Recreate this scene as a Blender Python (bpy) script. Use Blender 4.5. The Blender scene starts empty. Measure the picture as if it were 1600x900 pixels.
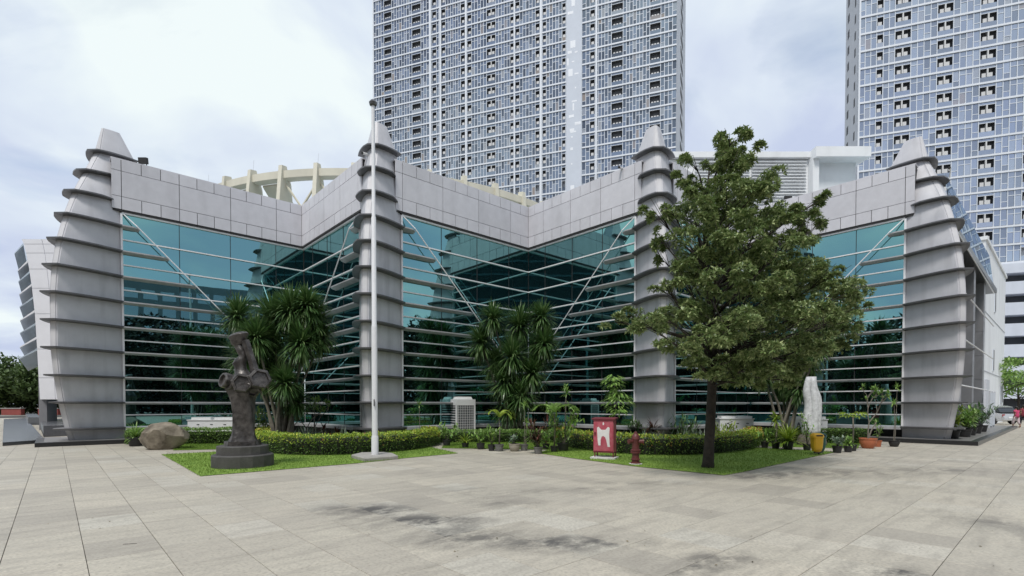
import bpy, bmesh, math, random
from mathutils import Vector, Matrix
from math import radians as R, sin, cos, pi, sqrt

random.seed(7)
scene = bpy.context.scene
COL = scene.collection

# ------------------------------------------------------------------ camera
FPX, CAMH, PITCH, HORIZON = 790.0, 1.6, R(1.2), 632.0
PRINC = HORIZON + FPX * math.tan(PITCH)
cam = bpy.data.cameras.new('camera'); camo = bpy.data.objects.new('camera', cam); COL.objects.link(camo)
camo.location = (0, 0, CAMH); camo.rotation_euler = (R(90) - PITCH, 0, 0)
cam.sensor_width = 36; cam.lens = 36 * FPX / 1600; cam.shift_y = (PRINC - 450) / 1600
cam.clip_end = 3000; cam.clip_start = 0.05
scene.camera = camo
# ------------------------------------------------------------------ world, sun, exposure
SUN_EL, SUN_AZ = R(58), R(200)          # azimuth clockwise from +Y: behind the camera, a little to the left
world = bpy.data.worlds.new('World'); scene.world = world; world.use_nodes = True
nt = world.node_tree; nt.nodes.clear()
def wn(t, **k):
    n = nt.nodes.new(t)
    for a, b in k.items(): setattr(n, a, b)
    return n
wout = wn('ShaderNodeOutputWorld'); bg = wn('ShaderNodeBackground'); bg.inputs[1].default_value = 0.1
sky = wn('ShaderNodeTexSky', sky_type='NISHITA', sun_disc=False, sun_elevation=SUN_EL, sun_rotation=SUN_AZ)
sky.air_density = 1.0; sky.dust_density = 2.0; sky.ozone_density = 1.5
tc = wn('ShaderNodeTexCoord'); sep = wn('ShaderNodeSeparateXYZ'); nt.links.new(tc.outputs['Generated'], sep.inputs[0])
zz = wn('ShaderNodeMath', operation='MAXIMUM'); zz.inputs[1].default_value = 0.0; nt.links.new(sep.outputs[2], zz.inputs[0])
za = wn('ShaderNodeMath', operation='ADD'); za.inputs[1].default_value = 0.22; nt.links.new(zz.outputs[0], za.inputs[0])
dv = wn('ShaderNodeVectorMath', operation='DIVIDE'); cmb = wn('ShaderNodeCombineXYZ')
for i in range(3): nt.links.new(za.outputs[0], cmb.inputs[i])
nt.links.new(tc.outputs['Generated'], dv.inputs[0]); nt.links.new(cmb.outputs[0], dv.inputs[1])
mp = wn('ShaderNodeMapping'); mp.inputs['Location'].default_value = (3.1, 0.6, 0); mp.inputs['Scale'].default_value = (0.9, 1.1, 0.5)
nt.links.new(dv.outputs[0], mp.inputs[0])
n1 = wn('ShaderNodeTexNoise'); n1.inputs['Scale'].default_value = 1.3; n1.inputs['Detail'].default_value = 8; n1.inputs['Roughness'].default_value = 0.52; n1.inputs['Distortion'].default_value = 0.5
n2 = wn('ShaderNodeTexNoise'); n2.inputs['Scale'].default_value = 1.9; n2.inputs['Detail'].default_value = 6; n2.inputs['Roughness'].default_value = 0.5; n2.inputs['Distortion'].default_value = 0.3
nt.links.new(mp.outputs[0], n1.inputs[0]); 
mp2 = wn('ShaderNodeMapping'); mp2.inputs['Location'].default_value = (2.0, 1.0, 2); mp2.inputs['Scale'].default_value = (0.8, 0.8, 0.8); nt.links.new(dv.outputs[0], mp2.inputs[0]); nt.links.new(mp2.outputs[0], n2.inputs[0])
cov = wn('ShaderNodeMapRange'); cov.inputs[1].default_value = 0.16; cov.inputs[2].default_value = 0.42; nt.links.new(n1.outputs[0], cov.inputs[0])
shd = wn('ShaderNodeValToRGB'); e = shd.color_ramp.elements
e[0].position = 0.37; e[0].color = (3.15, 3.55, 4.6, 1); e[1].position = 0.58; e[1].color = (4.9, 5.35, 5.4, 1)
m_ = e.new(0.5); m_.color = (4.15, 4.6, 5.15, 1)
nt.links.new(n2.outputs[0], shd.inputs[0])
mx = wn('ShaderNodeMixRGB'); nt.links.new(cov.outputs[0], mx.inputs[0]); nt.links.new(sky.outputs[0], mx.inputs[1]); nt.links.new(shd.outputs[0], mx.inputs[2])
nt.links.new(mx.outputs[0], bg.inputs[0]); nt.links.new(bg.outputs[0], wout.inputs[0])
sl = bpy.data.lights.new('sun', 'SUN'); sl.energy = 1.5; sl.angle = R(14); sl.color = (1, 0.96, 0.9)
so = bpy.data.objects.new('sun', sl); COL.objects.link(so)
sd = Vector((sin(SUN_AZ) * cos(SUN_EL), cos(SUN_AZ) * cos(SUN_EL), sin(SUN_EL)))
so.rotation_euler = sd.to_track_quat('Z', 'Y').to_euler(); so.location = (0, -10, 40)
vs = scene.view_settings; vs.view_transform = 'Standard'; vs.look = 'None'; vs.gamma = 1; vs.exposure = 0.85; vs.use_curve_mapping = False
scene.cycles.max_bounces = 8; scene.cycles.glossy_bounces = 5; scene.cycles.use_denoising = True

# ------------------------------------------------------------------ pixel helpers (photo is 1600 x 900)
_fw = Vector((0, cos(PITCH), -sin(PITCH))); _up = Vector((0, sin(PITCH), cos(PITCH)))
def ray(px, py): return _fw * FPX + Vector((px - 800, 0, 0)) + _up * (PRINC - py)
def gp(px, py, z=0.0):
    r = ray(px, py); return Vector((0, 0, CAMH)) + r * ((z - CAMH) / r.z)
def gpo(px, py, dy):
    g_ = gp(px, py); return Vector((g_.x * (g_.y + dy) / g_.y, g_.y + dy, 0))
def ap(px, py, Y):
    r = ray(px, py); return Vector((0, 0, CAMH)) + r * (Y / r.y)

# ------------------------------------------------------------------ materials
MATS = {}
def nd(t, typ, **k):
    n = t.nodes.new(typ)
    for a, b in k.items(): setattr(n, a, b)
    return n
def mat(name, col, rough=0.6, metal=0.0, var=0.12, scale=6.0, bump=0.0, bscale=None, spec=0.5, rnd=None, col2=None, island=None, trans=0.0, detail=5, stain=None, coat=0.0):
    """plain procedural surface: base colour with noise variation; rnd = per-object brightness spread; island = (colA, colB, colC) picked per leaf"""
    m = bpy.data.materials.new(name); m.use_nodes = True; t = m.node_tree; t.nodes.clear(); L = t.links.new
    out = nd(t, 'ShaderNodeOutputMaterial'); b = nd(t, 'ShaderNodeBsdfPrincipled'); L(b.outputs[0], out.inputs[0])
    b.inputs['Roughness'].default_value = rough; b.inputs['Metallic'].default_value = metal; b.inputs['Specular IOR Level'].default_value = spec
    b.inputs['Coat Weight'].default_value = coat
    tco = nd(t, 'ShaderNodeTexCoord'); geo = nd(t, 'ShaderNodeNewGeometry')
    n = nd(t, 'ShaderNodeTexNoise'); n.inputs['Scale'].default_value = scale; n.inputs['Detail'].default_value = detail; n.inputs['Roughness'].default_value = 0.6
    L(geo.outputs['Position'], n.inputs[0])
    if island:
        rp = nd(t, 'ShaderNodeValToRGB'); el = rp.color_ramp.elements
        while len(el) < len(island): el.new(0.5)
        for i, c in enumerate(island): el[i].position = i / (len(island) - 1); el[i].color = (*c, 1)
        L(geo.outputs['Random Per Island'], rp.inputs[0]); base = rp.outputs[0]
    else:
        c2 = col2 or tuple(c * 0.55 for c in col)
        mr = nd(t, 'ShaderNodeMapRange'); mr.inputs[1].default_value = 0.35; mr.inputs[2].default_value = 0.7; L(n.outputs[0], mr.inputs[0])
        mxx = nd(t, 'ShaderNodeMixRGB'); mxx.inputs[1].default_value = (*col, 1); mxx.inputs[2].default_value = (*c2, 1)
        mu = nd(t, 'ShaderNodeMath', operation='MULTIPLY'); mu.inputs[1].default_value = var if not col2 else 1.0
        L(mr.outputs[0], mu.inputs[0]); L(mu.outputs[0], mxx.inputs[0]); base = mxx.outputs[0]
    if stain:     # vertical weather streaks: noise stretched along z
        sc, amt = stain
        mpp = nd(t, 'ShaderNodeMapping'); mpp.inputs['Scale'].default_value = (sc, sc, sc * 0.12); L(geo.outputs['Position'], mpp.inputs[0])
        ns = nd(t, 'ShaderNodeTexNoise'); ns.inputs['Scale'].default_value = 1; ns.inputs['Detail'].default_value = 6; L(mpp.outputs[0], ns.inputs[0])
        ms = nd(t, 'ShaderNodeMapRange'); ms.inputs[1].default_value = 0.5; ms.inputs[2].default_value = 0.75; ms.inputs[4].default_value = amt; L(ns.outputs[0], ms.inputs[0])
        mm = nd(t, 'ShaderNodeMixRGB'); L(ms.outputs[0], mm.inputs[0]); L(base, mm.inputs[1]); mm.inputs[2].default_value = (*[c * 0.35 for c in col], 1); base = mm.outputs[0]
    if rnd:
        oi = nd(t, 'ShaderNodeObjectInfo'); m2 = nd(t, 'ShaderNodeMapRange'); m2.inputs[3].default_value = 1 - rnd; m2.inputs[4].default_value = 1 + rnd
        L(oi.outputs['Random'], m2.inputs[0]); hs = nd(t, 'ShaderNodeHueSaturation'); L(m2.outputs[0], hs.inputs['Value']); L(base, hs.inputs['Color']); base = hs.outputs[0]
    L(base, b.inputs['Base Color'])
    if trans:
        tr = nd(t, 'ShaderNodeBsdfTranslucent'); L(base, tr.inputs[0]); ms2 = nd(t, 'ShaderNodeMixShader'); ms2.inputs[0].default_value = trans
        L(b.outputs[0], ms2.inputs[1]); L(tr.outputs[0], ms2.inputs[2]); L(ms2.outputs[0], out.inputs[0])
    if bump:
        nb = nd(t, 'ShaderNodeTexNoise'); nb.inputs['Scale'].default_value = bscale or scale * 4; nb.inputs['Detail'].default_value = 6; L(geo.outputs['Position'], nb.inputs[0])
        bp = nd(t, 'ShaderNodeBump'); bp.inputs['Strength'].default_value = bump; bp.inputs['Distance'].default_value = 0.02; L(nb.outputs[0], bp.inputs['Height']); L(bp.outputs[0], b.inputs['Normal'])
    MATS[name] = m
    return m
def glass_mat(name, tint, dark, refl, rough=0.01, rnd=0.0, wav=0.0):
    """coated facade glass: a mirror coat of the tint over a dark tinted body"""
    m = bpy.data.materials.new(name); m.use_nodes = True; t = m.node_tree; t.nodes.clear(); L = t.links.new
    out = nd(t, 'ShaderNodeOutputMaterial'); g = nd(t, 'ShaderNodeBsdfAnisotropic' if False else 'ShaderNodeBsdfGlossy'); d = nd(t, 'ShaderNodeBsdfDiffuse'); mxs = nd(t, 'ShaderNodeMixShader')
    g.inputs['Color'].default_value = (*tint, 1); g.inputs['Roughness'].default_value = rough; d.inputs['Color'].default_value = (*dark, 1)
    if rnd:
        gi = nd(t, 'ShaderNodeNewGeometry'); mr = nd(t, 'ShaderNodeMapRange'); mr.inputs[3].default_value = refl - rnd; mr.inputs[4].default_value = refl + rnd
        L(gi.outputs['Random Per Island'], mr.inputs[0]); L(mr.outputs[0], mxs.inputs[0])
        w2 = nd(t, 'ShaderNodeTexWhiteNoise', noise_dimensions='1D'); L(gi.outputs['Random Per Island'], w2.inputs['W']); cr = nd(t, 'ShaderNodeValToRGB'); cr.color_ramp.interpolation = 'CONSTANT'; ce = cr.color_ramp.elements
        ce[0].position = 0; ce[0].color = (*dark, 1); ce[1].position = 0.72; ce[1].color = (*[c * 2.5 for c in dark], 1); c3 = ce.new(0.88); c3.color = (.34, .35, .36, 1); c4 = ce.new(0.96); c4.color = (.3, .24, .19, 1)
        L(w2.outputs[0], cr.inputs[0]); L(cr.outputs[0], d.inputs['Color'])
    else:
        fr = nd(t, 'ShaderNodeFresnel'); fr.inputs[0].default_value = 1.5
        ma = nd(t, 'ShaderNodeMath', operation='ADD'); ma.inputs[1].default_value = refl; L(fr.outputs[0], ma.inputs[0]); ma.use_clamp = True
        L(ma.outputs[0], mxs.inputs[0])
    if wav:
        gi2 = nd(t, 'ShaderNodeNewGeometry'); nb = nd(t, 'ShaderNodeTexNoise'); nb.inputs['Scale'].default_value = 0.9; nb.inputs['Detail'].default_value = 1; L(gi2.outputs['Position'], nb.inputs[0])
        bp = nd(t, 'ShaderNodeBump'); bp.inputs['Strength'].default_value = wav; bp.inputs['Distance'].default_value = 0.02; L(nb.outputs[0], bp.inputs['Height']); L(bp.outputs[0], g.inputs['Normal'])
    L(d.outputs[0], mxs.inputs[1]); L(g.outputs[0], mxs.inputs[2]); L(mxs.outputs[0], out.inputs[0])
    MATS[name] = m; return m

# ------------------------------------------------------------------ mesh builder
WM = {}
def V(*a): return Vector(a)
class MB:
    def __init__(s): s.v = []; s.f = []
    def add(s, vs_, fs_):
        k = len(s.v); s.v.extend([tuple(p) for p in vs_]); s.f.extend([tuple(i + k for i in f) for f in fs_])
    def obox(s, o, a, b, c):
        o, a, b, c = Vector(o), Vector(a), Vector(b), Vector(c)
        if a.cross(b).dot(c) < 0: a, b = b, a
        p = [o, o + a, o + a + b, o + b]; p += [q + c for q in p]
        s.add(p, [(3, 2, 1, 0), (4, 5, 6, 7), (0, 1, 5, 4), (1, 2, 6, 5), (2, 3, 7, 6), (3, 0, 4, 7)])
        return s
    def box(s, x0, y0, z0, x1, y1, z1): return s.obox((x0, y0, z0), (x1 - x0, 0, 0), (0, y1 - y0, 0), (0, 0, z1 - z0))
    def cbox(s, c, ax, ay, az):      # centred, full-size edge vectors
        c, ax, ay, az = Vector(c), Vector(ax), Vector(ay), Vector(az)
        return s.obox(c - ax / 2 - ay / 2 - az / 2, ax, ay, az)
    def bar(s, p, q, w, h=None, up=(0, 0, 1)):
        p, q = Vector(p), Vector(q); d = (q - p); up = Vector(up)
        if d.normalized().cross(up).length < 1e-3: up = Vector((1, 0, 0))
        sx = d.cross(up).normalized(); sy = sx.cross(d).normalized(); h = h or w
        return s.obox(p - sx * w / 2 - sy * h / 2, sx * w, sy * h, d)
    def quad(s, a, b, c, d): s.add([a, b, c, d], [(0, 1, 2, 3)]); return s
    def loft(s, rings, closed=True, cap=True):
        n = len(rings[0]); k = len(s.v)
        for r in rings: s.v.extend([tuple(p) for p in r])
        for i in range(len(rings) - 1):
            for j in range(n if closed else n - 1):
                a = k + i * n + j; b = k + i * n + (j + 1) % n
                s.f.append((a, b, b + n, a + n))
        if cap and closed:
            s.f.append(tuple(k + j for j in reversed(range(n)))); s.f.append(tuple(k + (len(rings) - 1) * n + j for j in range(n)))
        return s
    def tube(s, pts, rad, n=7, cap=True):
        pts = [Vector(p) for p in pts]; rad = rad if isinstance(rad, (list, tuple)) else [rad] * len(pts)
        rings = []; ref = Vector((0.3, 0.2, 1)).normalized()
        for i, p in enumerate(pts):
            d = (pts[min(i + 1, len(pts) - 1)] - pts[max(i - 1, 0)]).normalized()
            x = d.cross(ref)
            if x.length < 0.05: x = d.cross(Vector((1, 0, 0)))
            x.normalize(); y = d.cross(x)
            rings.append([p + (x * cos(2 * pi * j / n) + y * sin(2 * pi * j / n)) * rad[i] for j in range(n)])
        return s.loft(rings, True, cap)
    def lathe(s, c, prof, n=14, sq=1.0, rot=0.0):
        c = Vector(c)
        return s.loft([[c + V(r * cos(2 * pi * j / n + rot), r * sq * sin(2 * pi * j / n + rot), z) for j in range(n)] for r, z in prof])
    def sphere(s, c, r, n=8, m=6):
        c = Vector(c); r = Vector(r) if not isinstance(r, (int, float)) else V(r, r, r)
        return s.loft([[c + V(r.x * sin(pi * (i + .02) / (m + .04)) * cos(2 * pi * j / n), r.y * sin(pi * (i + .02) / (m + .04)) * sin(2 * pi * j / n), -r.z * cos(pi * (i + .02) / (m + .04))) for j in range(n)] for i in range(m + 1)])
    def prism(s, pts, z0, z1):
        return s.loft([[V(p[0], p[1], z0) for p in pts], [V(p[0], p[1], z1) for p in pts]])
    def strip(s, base, d, L, w, droop=0.3, seg=3, side=None, tw=0.5):
        """one leaf blade: starts at base, heads along d, bends down; one island"""
        d = Vector(d).normalized(); p = Vector(base); sd_ = side or d.cross(V(0, 0, 1))
        if sd_.length < 1e-3: sd_ = V(1, 0, 0)
        sd_ = sd_.normalized(); k = len(s.v)
        for i in range(seg + 1):
            f = i / seg; ww = w * (0.55 + 1.3 * f - 1.8 * f * f) if i < seg else 0.02 * w
            s.v.append(tuple(p - sd_ * ww / 2)); s.v.append(tuple(p + sd_ * ww / 2))
            p = p + d * (L / seg); d = (d + V(0, 0, -droop / seg * (1 + f))).normalized()
        for i in range(seg): a = k + 2 * i; s.f.append((a, a + 1, a + 3, a + 2))
        return s
    def leaf(s, p, d, L, w):
        """small folded leaf of two triangles pairs: one island"""
        d = Vector(d).normalized(); p = Vector(p); x = d.cross(V(random.uniform(-.5, .5), random.uniform(-.5, .5), 1)).normalized(); nn = x.cross(d)
        k = len(s.v); s.v += [tuple(p), tuple(p + d * L * .5 + x * w * .5 + nn * w * .12), tuple(p + d * L), tuple(p + d * L * .5 - x * w * .5 + nn * w * .12)]
        s.f.append((k, k + 1, k + 2)); s.f.append((k, k + 2, k + 3))
        return s
    def mesh(s, name, mats=None, smooth=False, recalc=True):
        me = bpy.data.meshes.new(name); me.from_pydata(s.v, [], s.f)
        if recalc and len(s.f) < 6000:
            bm = bmesh.new(); bm.from_mesh(me); bmesh.ops.recalc_face_normals(bm, faces=bm.faces); bm.to_mesh(me); bm.free()
        if mats: me.materials.append(MATS[mats] if isinstance(mats, str) else mats)
        if smooth:
            for p in me.polygons: p.use_smooth = True
        me.update(); return me
    def build(s, name, mt, parent=None, smooth=False, recalc=True, auto=None):
        me = s.mesh(name, mt, smooth or bool(auto), recalc)
        if auto: me.set_sharp_from_angle(angle=R(auto))
        return place(name, me, Matrix.Identity(4), parent)
def place(name, me, M=None, parent=None):
    M = M if M is not None else Matrix.Identity(4)
    o = bpy.data.objects.new(name, me); COL.objects.link(o)
    if parent is not None:
        o.parent = parent; o.matrix_parent_inverse = WM[parent.name].inverted()
    o.matrix_basis = M; WM[o.name] = M.copy()
    return o
def tag(o, label=None, cat=None, group=None, kind=None):
    if label: o['label'] = label
    if cat: o['category'] = cat
    if group: o['group'] = group
    if kind: o['kind'] = kind
    return o
def thing(name, label, cat, loc=(0, 0, 0), group=None):
    o = bpy.data.objects.new(name, None); COL.objects.link(o); o.location = loc; o.empty_display_size = 0.3
    WM[o.name] = Matrix.Translation(Vector(loc)); return tag(o, label, cat, group)
def frame(o, x, y, z):     # matrix with columns x,y,z and origin o
    M = Matrix.Identity(4)
    for i, c in enumerate((x, y, z)): M.col[i][:3] = Vector(c)
    M.col[3][:3] = Vector(o); return M
def U(a, b): return random.uniform(a, b)
UNIT = MB().box(0, 0, 0, 1, 1, 1)     # unit box, shared through meshes per material
_ub = {}
def ubox(name, mt, o, a, b, c, parent):
    """a box piece that shares one unit mesh per material"""
    if mt not in _ub: _ub[mt] = UNIT.mesh('block_' + mt, mt)
    a, b, c = Vector(a), Vector(b), Vector(c); o = Vector(o)
    if a.cross(b).dot(c) < 0: o = o + a; a = -a
    return place(name, _ub[mt], frame(o, a, b, c), parent)
# ------------------------------------------------------------------ surfaces
mat('panel', (0.62, 0.615, 0.66), 0.4, 0.0, 0.2, 3.0, bump=0.02, bscale=60, rnd=0.05, stain=(1.6, 0.16))
mat('panel_joint', (0.03, 0.03, 0.033), 0.8)
mat('pier', (0.54, 0.54, 0.575), 0.48, 0.0, 0.2, 2.2, bump=0.15, bscale=45, stain=(2.6, 0.32))
mat('nose_metal', (0.60, 0.595, 0.62), 0.5, 0.0, 0.2, 2.0, stain=(2.5, 0.25))
mat('fin_metal', (0.145, 0.145, 0.152), 0.36, 0.45, 0.4, 2.5, stain=(2.0, 0.35))
mat('shelf_metal', (0.46, 0.46, 0.475), 0.42, 0.2, 0.4, 2.5, stain=(2.0, 0.35))
mat('white_alu', (0.84, 0.84, 0.86), 0.35, 0.1, 0.15, 5)
mat('dark_core', (0.012, 0.014, 0.016), 0.7)
mat('roof_grey', (0.4, 0.39, 0.38), 0.8, bump=0.1)
glass_mat('facade_glass', (0.37, 0.76, 0.77), (0.003, 0.006, 0.007), 0.44, wav=0.05)
mat('granite_black', (0.022, 0.022, 0.024), 0.3, 0, 0.3, 20)
mat('joint_dark', (0.05, 0.047, 0.042), 0.9, bump=0.1)
mat('far_ground', (0.22, 0.21, 0.19), 0.9, bump=0.1, scale=0.2)
def paving_mat():
    m = bpy.data.materials.new('paving'); m.use_nodes = True; t = m.node_tree; t.nodes.clear(); L = t.links.new
    out = nd(t, 'ShaderNodeOutputMaterial'); b = nd(t, 'ShaderNodeBsdfPrincipled'); L(b.outputs[0], out.inputs[0]); b.inputs['Roughness'].default_value = 0.62; b.inputs['Specular IOR Level'].default_value = 0.35
    g = nd(t, 'ShaderNodeNewGeometry'); mp_ = nd(t, 'ShaderNodeMapping'); mp_.vector_type = 'TEXTURE'; mp_.inputs['Rotation'].default_value = (0, 0, math.atan2(PU.y, PU.x)); L(g.outputs['Position'], mp_.inputs[0])
    sb = nd(t, 'ShaderNodeVectorMath', operation='SUBTRACT'); sb.inputs[1].default_value = (TU0, TV0, 0); L(mp_.outputs[0], sb.inputs[0])
    dvv = nd(t, 'ShaderNodeVectorMath', operation='DIVIDE'); dvv.inputs[1].default_value = (TU, TV, 1); L(sb.outputs[0], dvv.inputs[0])
    fl = nd(t, 'ShaderNodeVectorMath', operation='FLOOR'); L(dvv.outputs[0], fl.inputs[0])
    fz = nd(t, 'ShaderNodeVectorMath', operation='MULTIPLY'); fz.inputs[1].default_value = (1, 1, 0); L(fl.outputs[0], fz.inputs[0])
    wnz = nd(t, 'ShaderNodeTexWhiteNoise', noise_dimensions='3D'); L(fz.outputs[0], wnz.inputs[0])
    rp = nd(t, 'ShaderNodeValToRGB'); el = rp.color_ramp.elements; el[0].position = 0; el[0].color = (0.370, 0.340, 0.288, 1); el[1].position = 1; el[1].color = (0.525, 0.493, 0.422, 1)
    for ps, cc in ((0.12, (0.430, 0.395, 0.331, 1)), (0.5, (0.480, 0.444, 0.369, 1)), (0.8, (0.500, 0.458, 0.379, 1)), (0.93, (0.500, 0.474, 0.408, 1))):
        q = el.new(ps); q.color = cc
    L(wnz.outputs[0], rp.inputs[0]); base = rp.outputs[0]
    def noise(sc, det=6, ro=0.6, stretch=None):
        n = nd(t, 'ShaderNodeTexNoise'); n.inputs['Scale'].default_value = sc; n.inputs['Detail'].default_value = det; n.inputs['Roughness'].default_value = ro
        if stretch:
            ms = nd(t, 'ShaderNodeMapping'); ms.inputs['Scale'].default_value = stretch; L(mp_.outputs[0], ms.inputs[0]); L(ms.outputs[0], n.inputs[0])
        else: L(g.outputs['Position'], n.inputs[0])
        return n.outputs[0]
    def rng(x, a, b_, c=0.0, d=1.0):
        r = nd(t, 'ShaderNodeMapRange'); r.inputs[1].default_value = a; r.inputs[2].default_value = b_; r.inputs[3].default_value = c; r.inputs[4].default_value = d; L(x, r.inputs[0]); return r.outputs[0]
    def mixc(f, a, c):
        x = nd(t, 'ShaderNodeMixRGB'); L(f, x.inputs[0]); L(a, x.inputs[1]); x.inputs[2].default_value = (*c, 1); return x.outputs[0]
    def mul(a, b2):
        x = nd(t, 'ShaderNodeMath', operation='MULTIPLY'); L(a, x.inputs[0]); L(b2, x.inputs[1]); return x.outputs[0]
    base = mixc(rng(noise(30, 5, 0.75), 0.47, 0.70, 0, 0.85), base, (0.19, 0.175, 0.15))            # granite speckle
    base = mixc(rng(noise(60, 3, 0.7), 0.55, 0.75, 0, 0.6), base, (0.62, 0.59, 0.53))
    base = mixc(rng(noise(3.0, 7, 0.65, (0.35, 1.6, 1)), 0.47, 0.72, 0, 0.6), base, (0.24, 0.22, 0.19)) # sawn bands and scuffs
    base = mixc(rng(noise(0.33, 5, 0.6), 0.42, 0.72, 0, 0.45), base, (0.33, 0.305, 0.265))
    base = mixc(rng(noise(7.0, 8, 0.72), 0.48, 0.7, 0, 0.35), base, (0.27, 0.25, 0.22))
    # dried puddle stains, and a dark patch by the tree: (x, y, radius_x, radius_y, amount)
    pert = rng(wnz.outputs[0], 0.0, 1.0, 0.25, 1.2)
    fine = rng(noise(1.7, 12, 0.74, (0.8, 1.2, 1)), 0.40, 0.56)
    fine = mul(fine, pert)
    for px, py, rx, ry, am in STAINS_AND_PATCHES:
        c = gp(px, py); dd = nd(t, 'ShaderNodeVectorMath', operation='SUBTRACT'); dd.inputs[1].default_value = c; L(g.outputs['Position'], dd.inputs[0])
        sc_ = nd(t, 'ShaderNodeVectorMath', operation='DIVIDE'); sc_.inputs[1].default_value = (rx, ry, 1); L(dd.outputs[0], sc_.inputs[0])
        ln = nd(t, 'ShaderNodeVectorMath', operation='LENGTH'); L(sc_.outputs[0], ln.inputs[0])
        base = mixc(mul(rng(ln.outputs['Value'], 0.2, 1.25, min(1.0, am * 1.25), 0.0), fine), base, (0.09, 0.085, 0.08))
    L(base, b.inputs['Base Color'])
    bp = nd(t, 'ShaderNodeBump'); bp.inputs['Strength'].default_value = 0.25; bp.inputs['Distance'].default_value = 0.004; L(noise(90, 4, 0.7), bp.inputs['Height']); L(bp.outputs[0], b.inputs['Normal'])
    MATS['paving'] = m
TH = R(47.8)
PU = V(sin(TH), cos(TH), 0); PV = V(cos(TH), -sin(TH), 0)      # PU: right-back, PV: right-front
TU, TV = 0.65, 0.84                                             # tile size along PU and PV
TU0, TV0 = 2.178 - 12 * 0.65, -(-1.68) - 12 * 0.84              # rotated frame: x = along PU, y = along -PV
TV0 = 1.68 - 12 * 0.84
STAINS_AND_PATCHES = [(570, 798, 1.0, 0.6, 0.95), (650, 815, 1.1, 0.6, 0.95), (740, 840, 1.1, 0.5, 0.9), (790, 785, 0.7, 0.5, 0.8), (860, 850, 0.8, 0.4, 0.8), (760, 770, 1.4, 0.8, 0.4), (900, 765, 1.2, 0.5, 0.45),
          (1060, 885, 0.6, 0.35, 0.9), (1390, 893, 0.55, 0.3, 0.95), (1180, 745, 1.4, 0.7, 0.75), (1290, 740, 2.2, 0.9, 0.6), (1480, 735, 2.6, 0.7, 0.55), (1560, 820, 0.7, 0.9, 0.5), (1130, 870, 0.5, 0.3, 0.6), (950, 845, 0.6, 0.3, 0.7), (1000, 755, 1.2, 0.4, 0.5), (1230, 720, 1.6, 1.0, 0.5)]
paving_mat()

# ------------------------------------------------------------------ ground and paving
g = MB().quad((-900, -300, -0.03), (900, -300, -0.03), (900, 1500, -0.03), (-900, 1500, -0.03)).build('ground', 'far_ground'); tag(g, kind='structure')
pav = MB().quad((-70, -30, -0.012), (75, -30, -0.012), (75, 75, -0.012), (-70, 75, -0.012)).build('pavement', 'joint_dark'); tag(pav, kind='structure')
def proj(p):
    r = p - V(0, 0, CAMH); d = r.dot(_fw)
    return (800 + FPX * r.x / d, PRINC - FPX * r.dot(_up) / d, d) if d > 0.3 else (0, 1e6, d)
tiles = []
for i in range(-110, 120):
    for j in range(-120, 110):
        c = PU * (TU0 + (i + .5) * TU) - PV * (TV0 + (j + .5) * TV)
        if not (-62 < c.x < 66 and -22 < c.y < 66): continue
        x, y, d = proj(c); vis = d > 0.3 and -60 < x < 1660 and 640 < y < 935
        tiles.append((0 if vis else 1, d if vis else 0, i, j, c))
tiles.sort(key=lambda q: (q[0], q[1]))
gap = 0.006
tm = MB()
hx, hy, bv = (TU - gap) / 2, (TV - gap) / 2, 0.003
tm.loft([[V(sx * hx, sy * hy, -0.011) for sx, sy in ((-1, -1), (1, -1), (1, 1), (-1, 1))], [V(sx * hx, sy * hy, -bv) for sx, sy in ((-1, -1), (1, -1), (1, 1), (-1, 1))], [V(sx * (hx - bv), sy * (hy - bv), 0) for sx, sy in ((-1, -1), (1, -1), (1, 1), (-1, 1))]])
tme = tm.mesh('paving_slab', 'paving')
for q in tiles[:300]:
    place('paving_slab', tme, frame(q[4] + V(0, 0, U(-0.0012, 0.0005)), PU, -PV, V(0, 0, 1)), pav)
rest = MB()
for q in tiles[300:]:
    c = q[4] + V(0, 0, U(-0.001, 0.0005)); a, b_ = PU * hx, PV * hy
    rest.quad(c - a - b_, c + a * 1 - b_, c + a + b_, c - a + b_)
tag(rest.build('paving_slabs', 'paving', pav, recalc=False), kind='stuff')
for p in rest.f[:0]: pass

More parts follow.
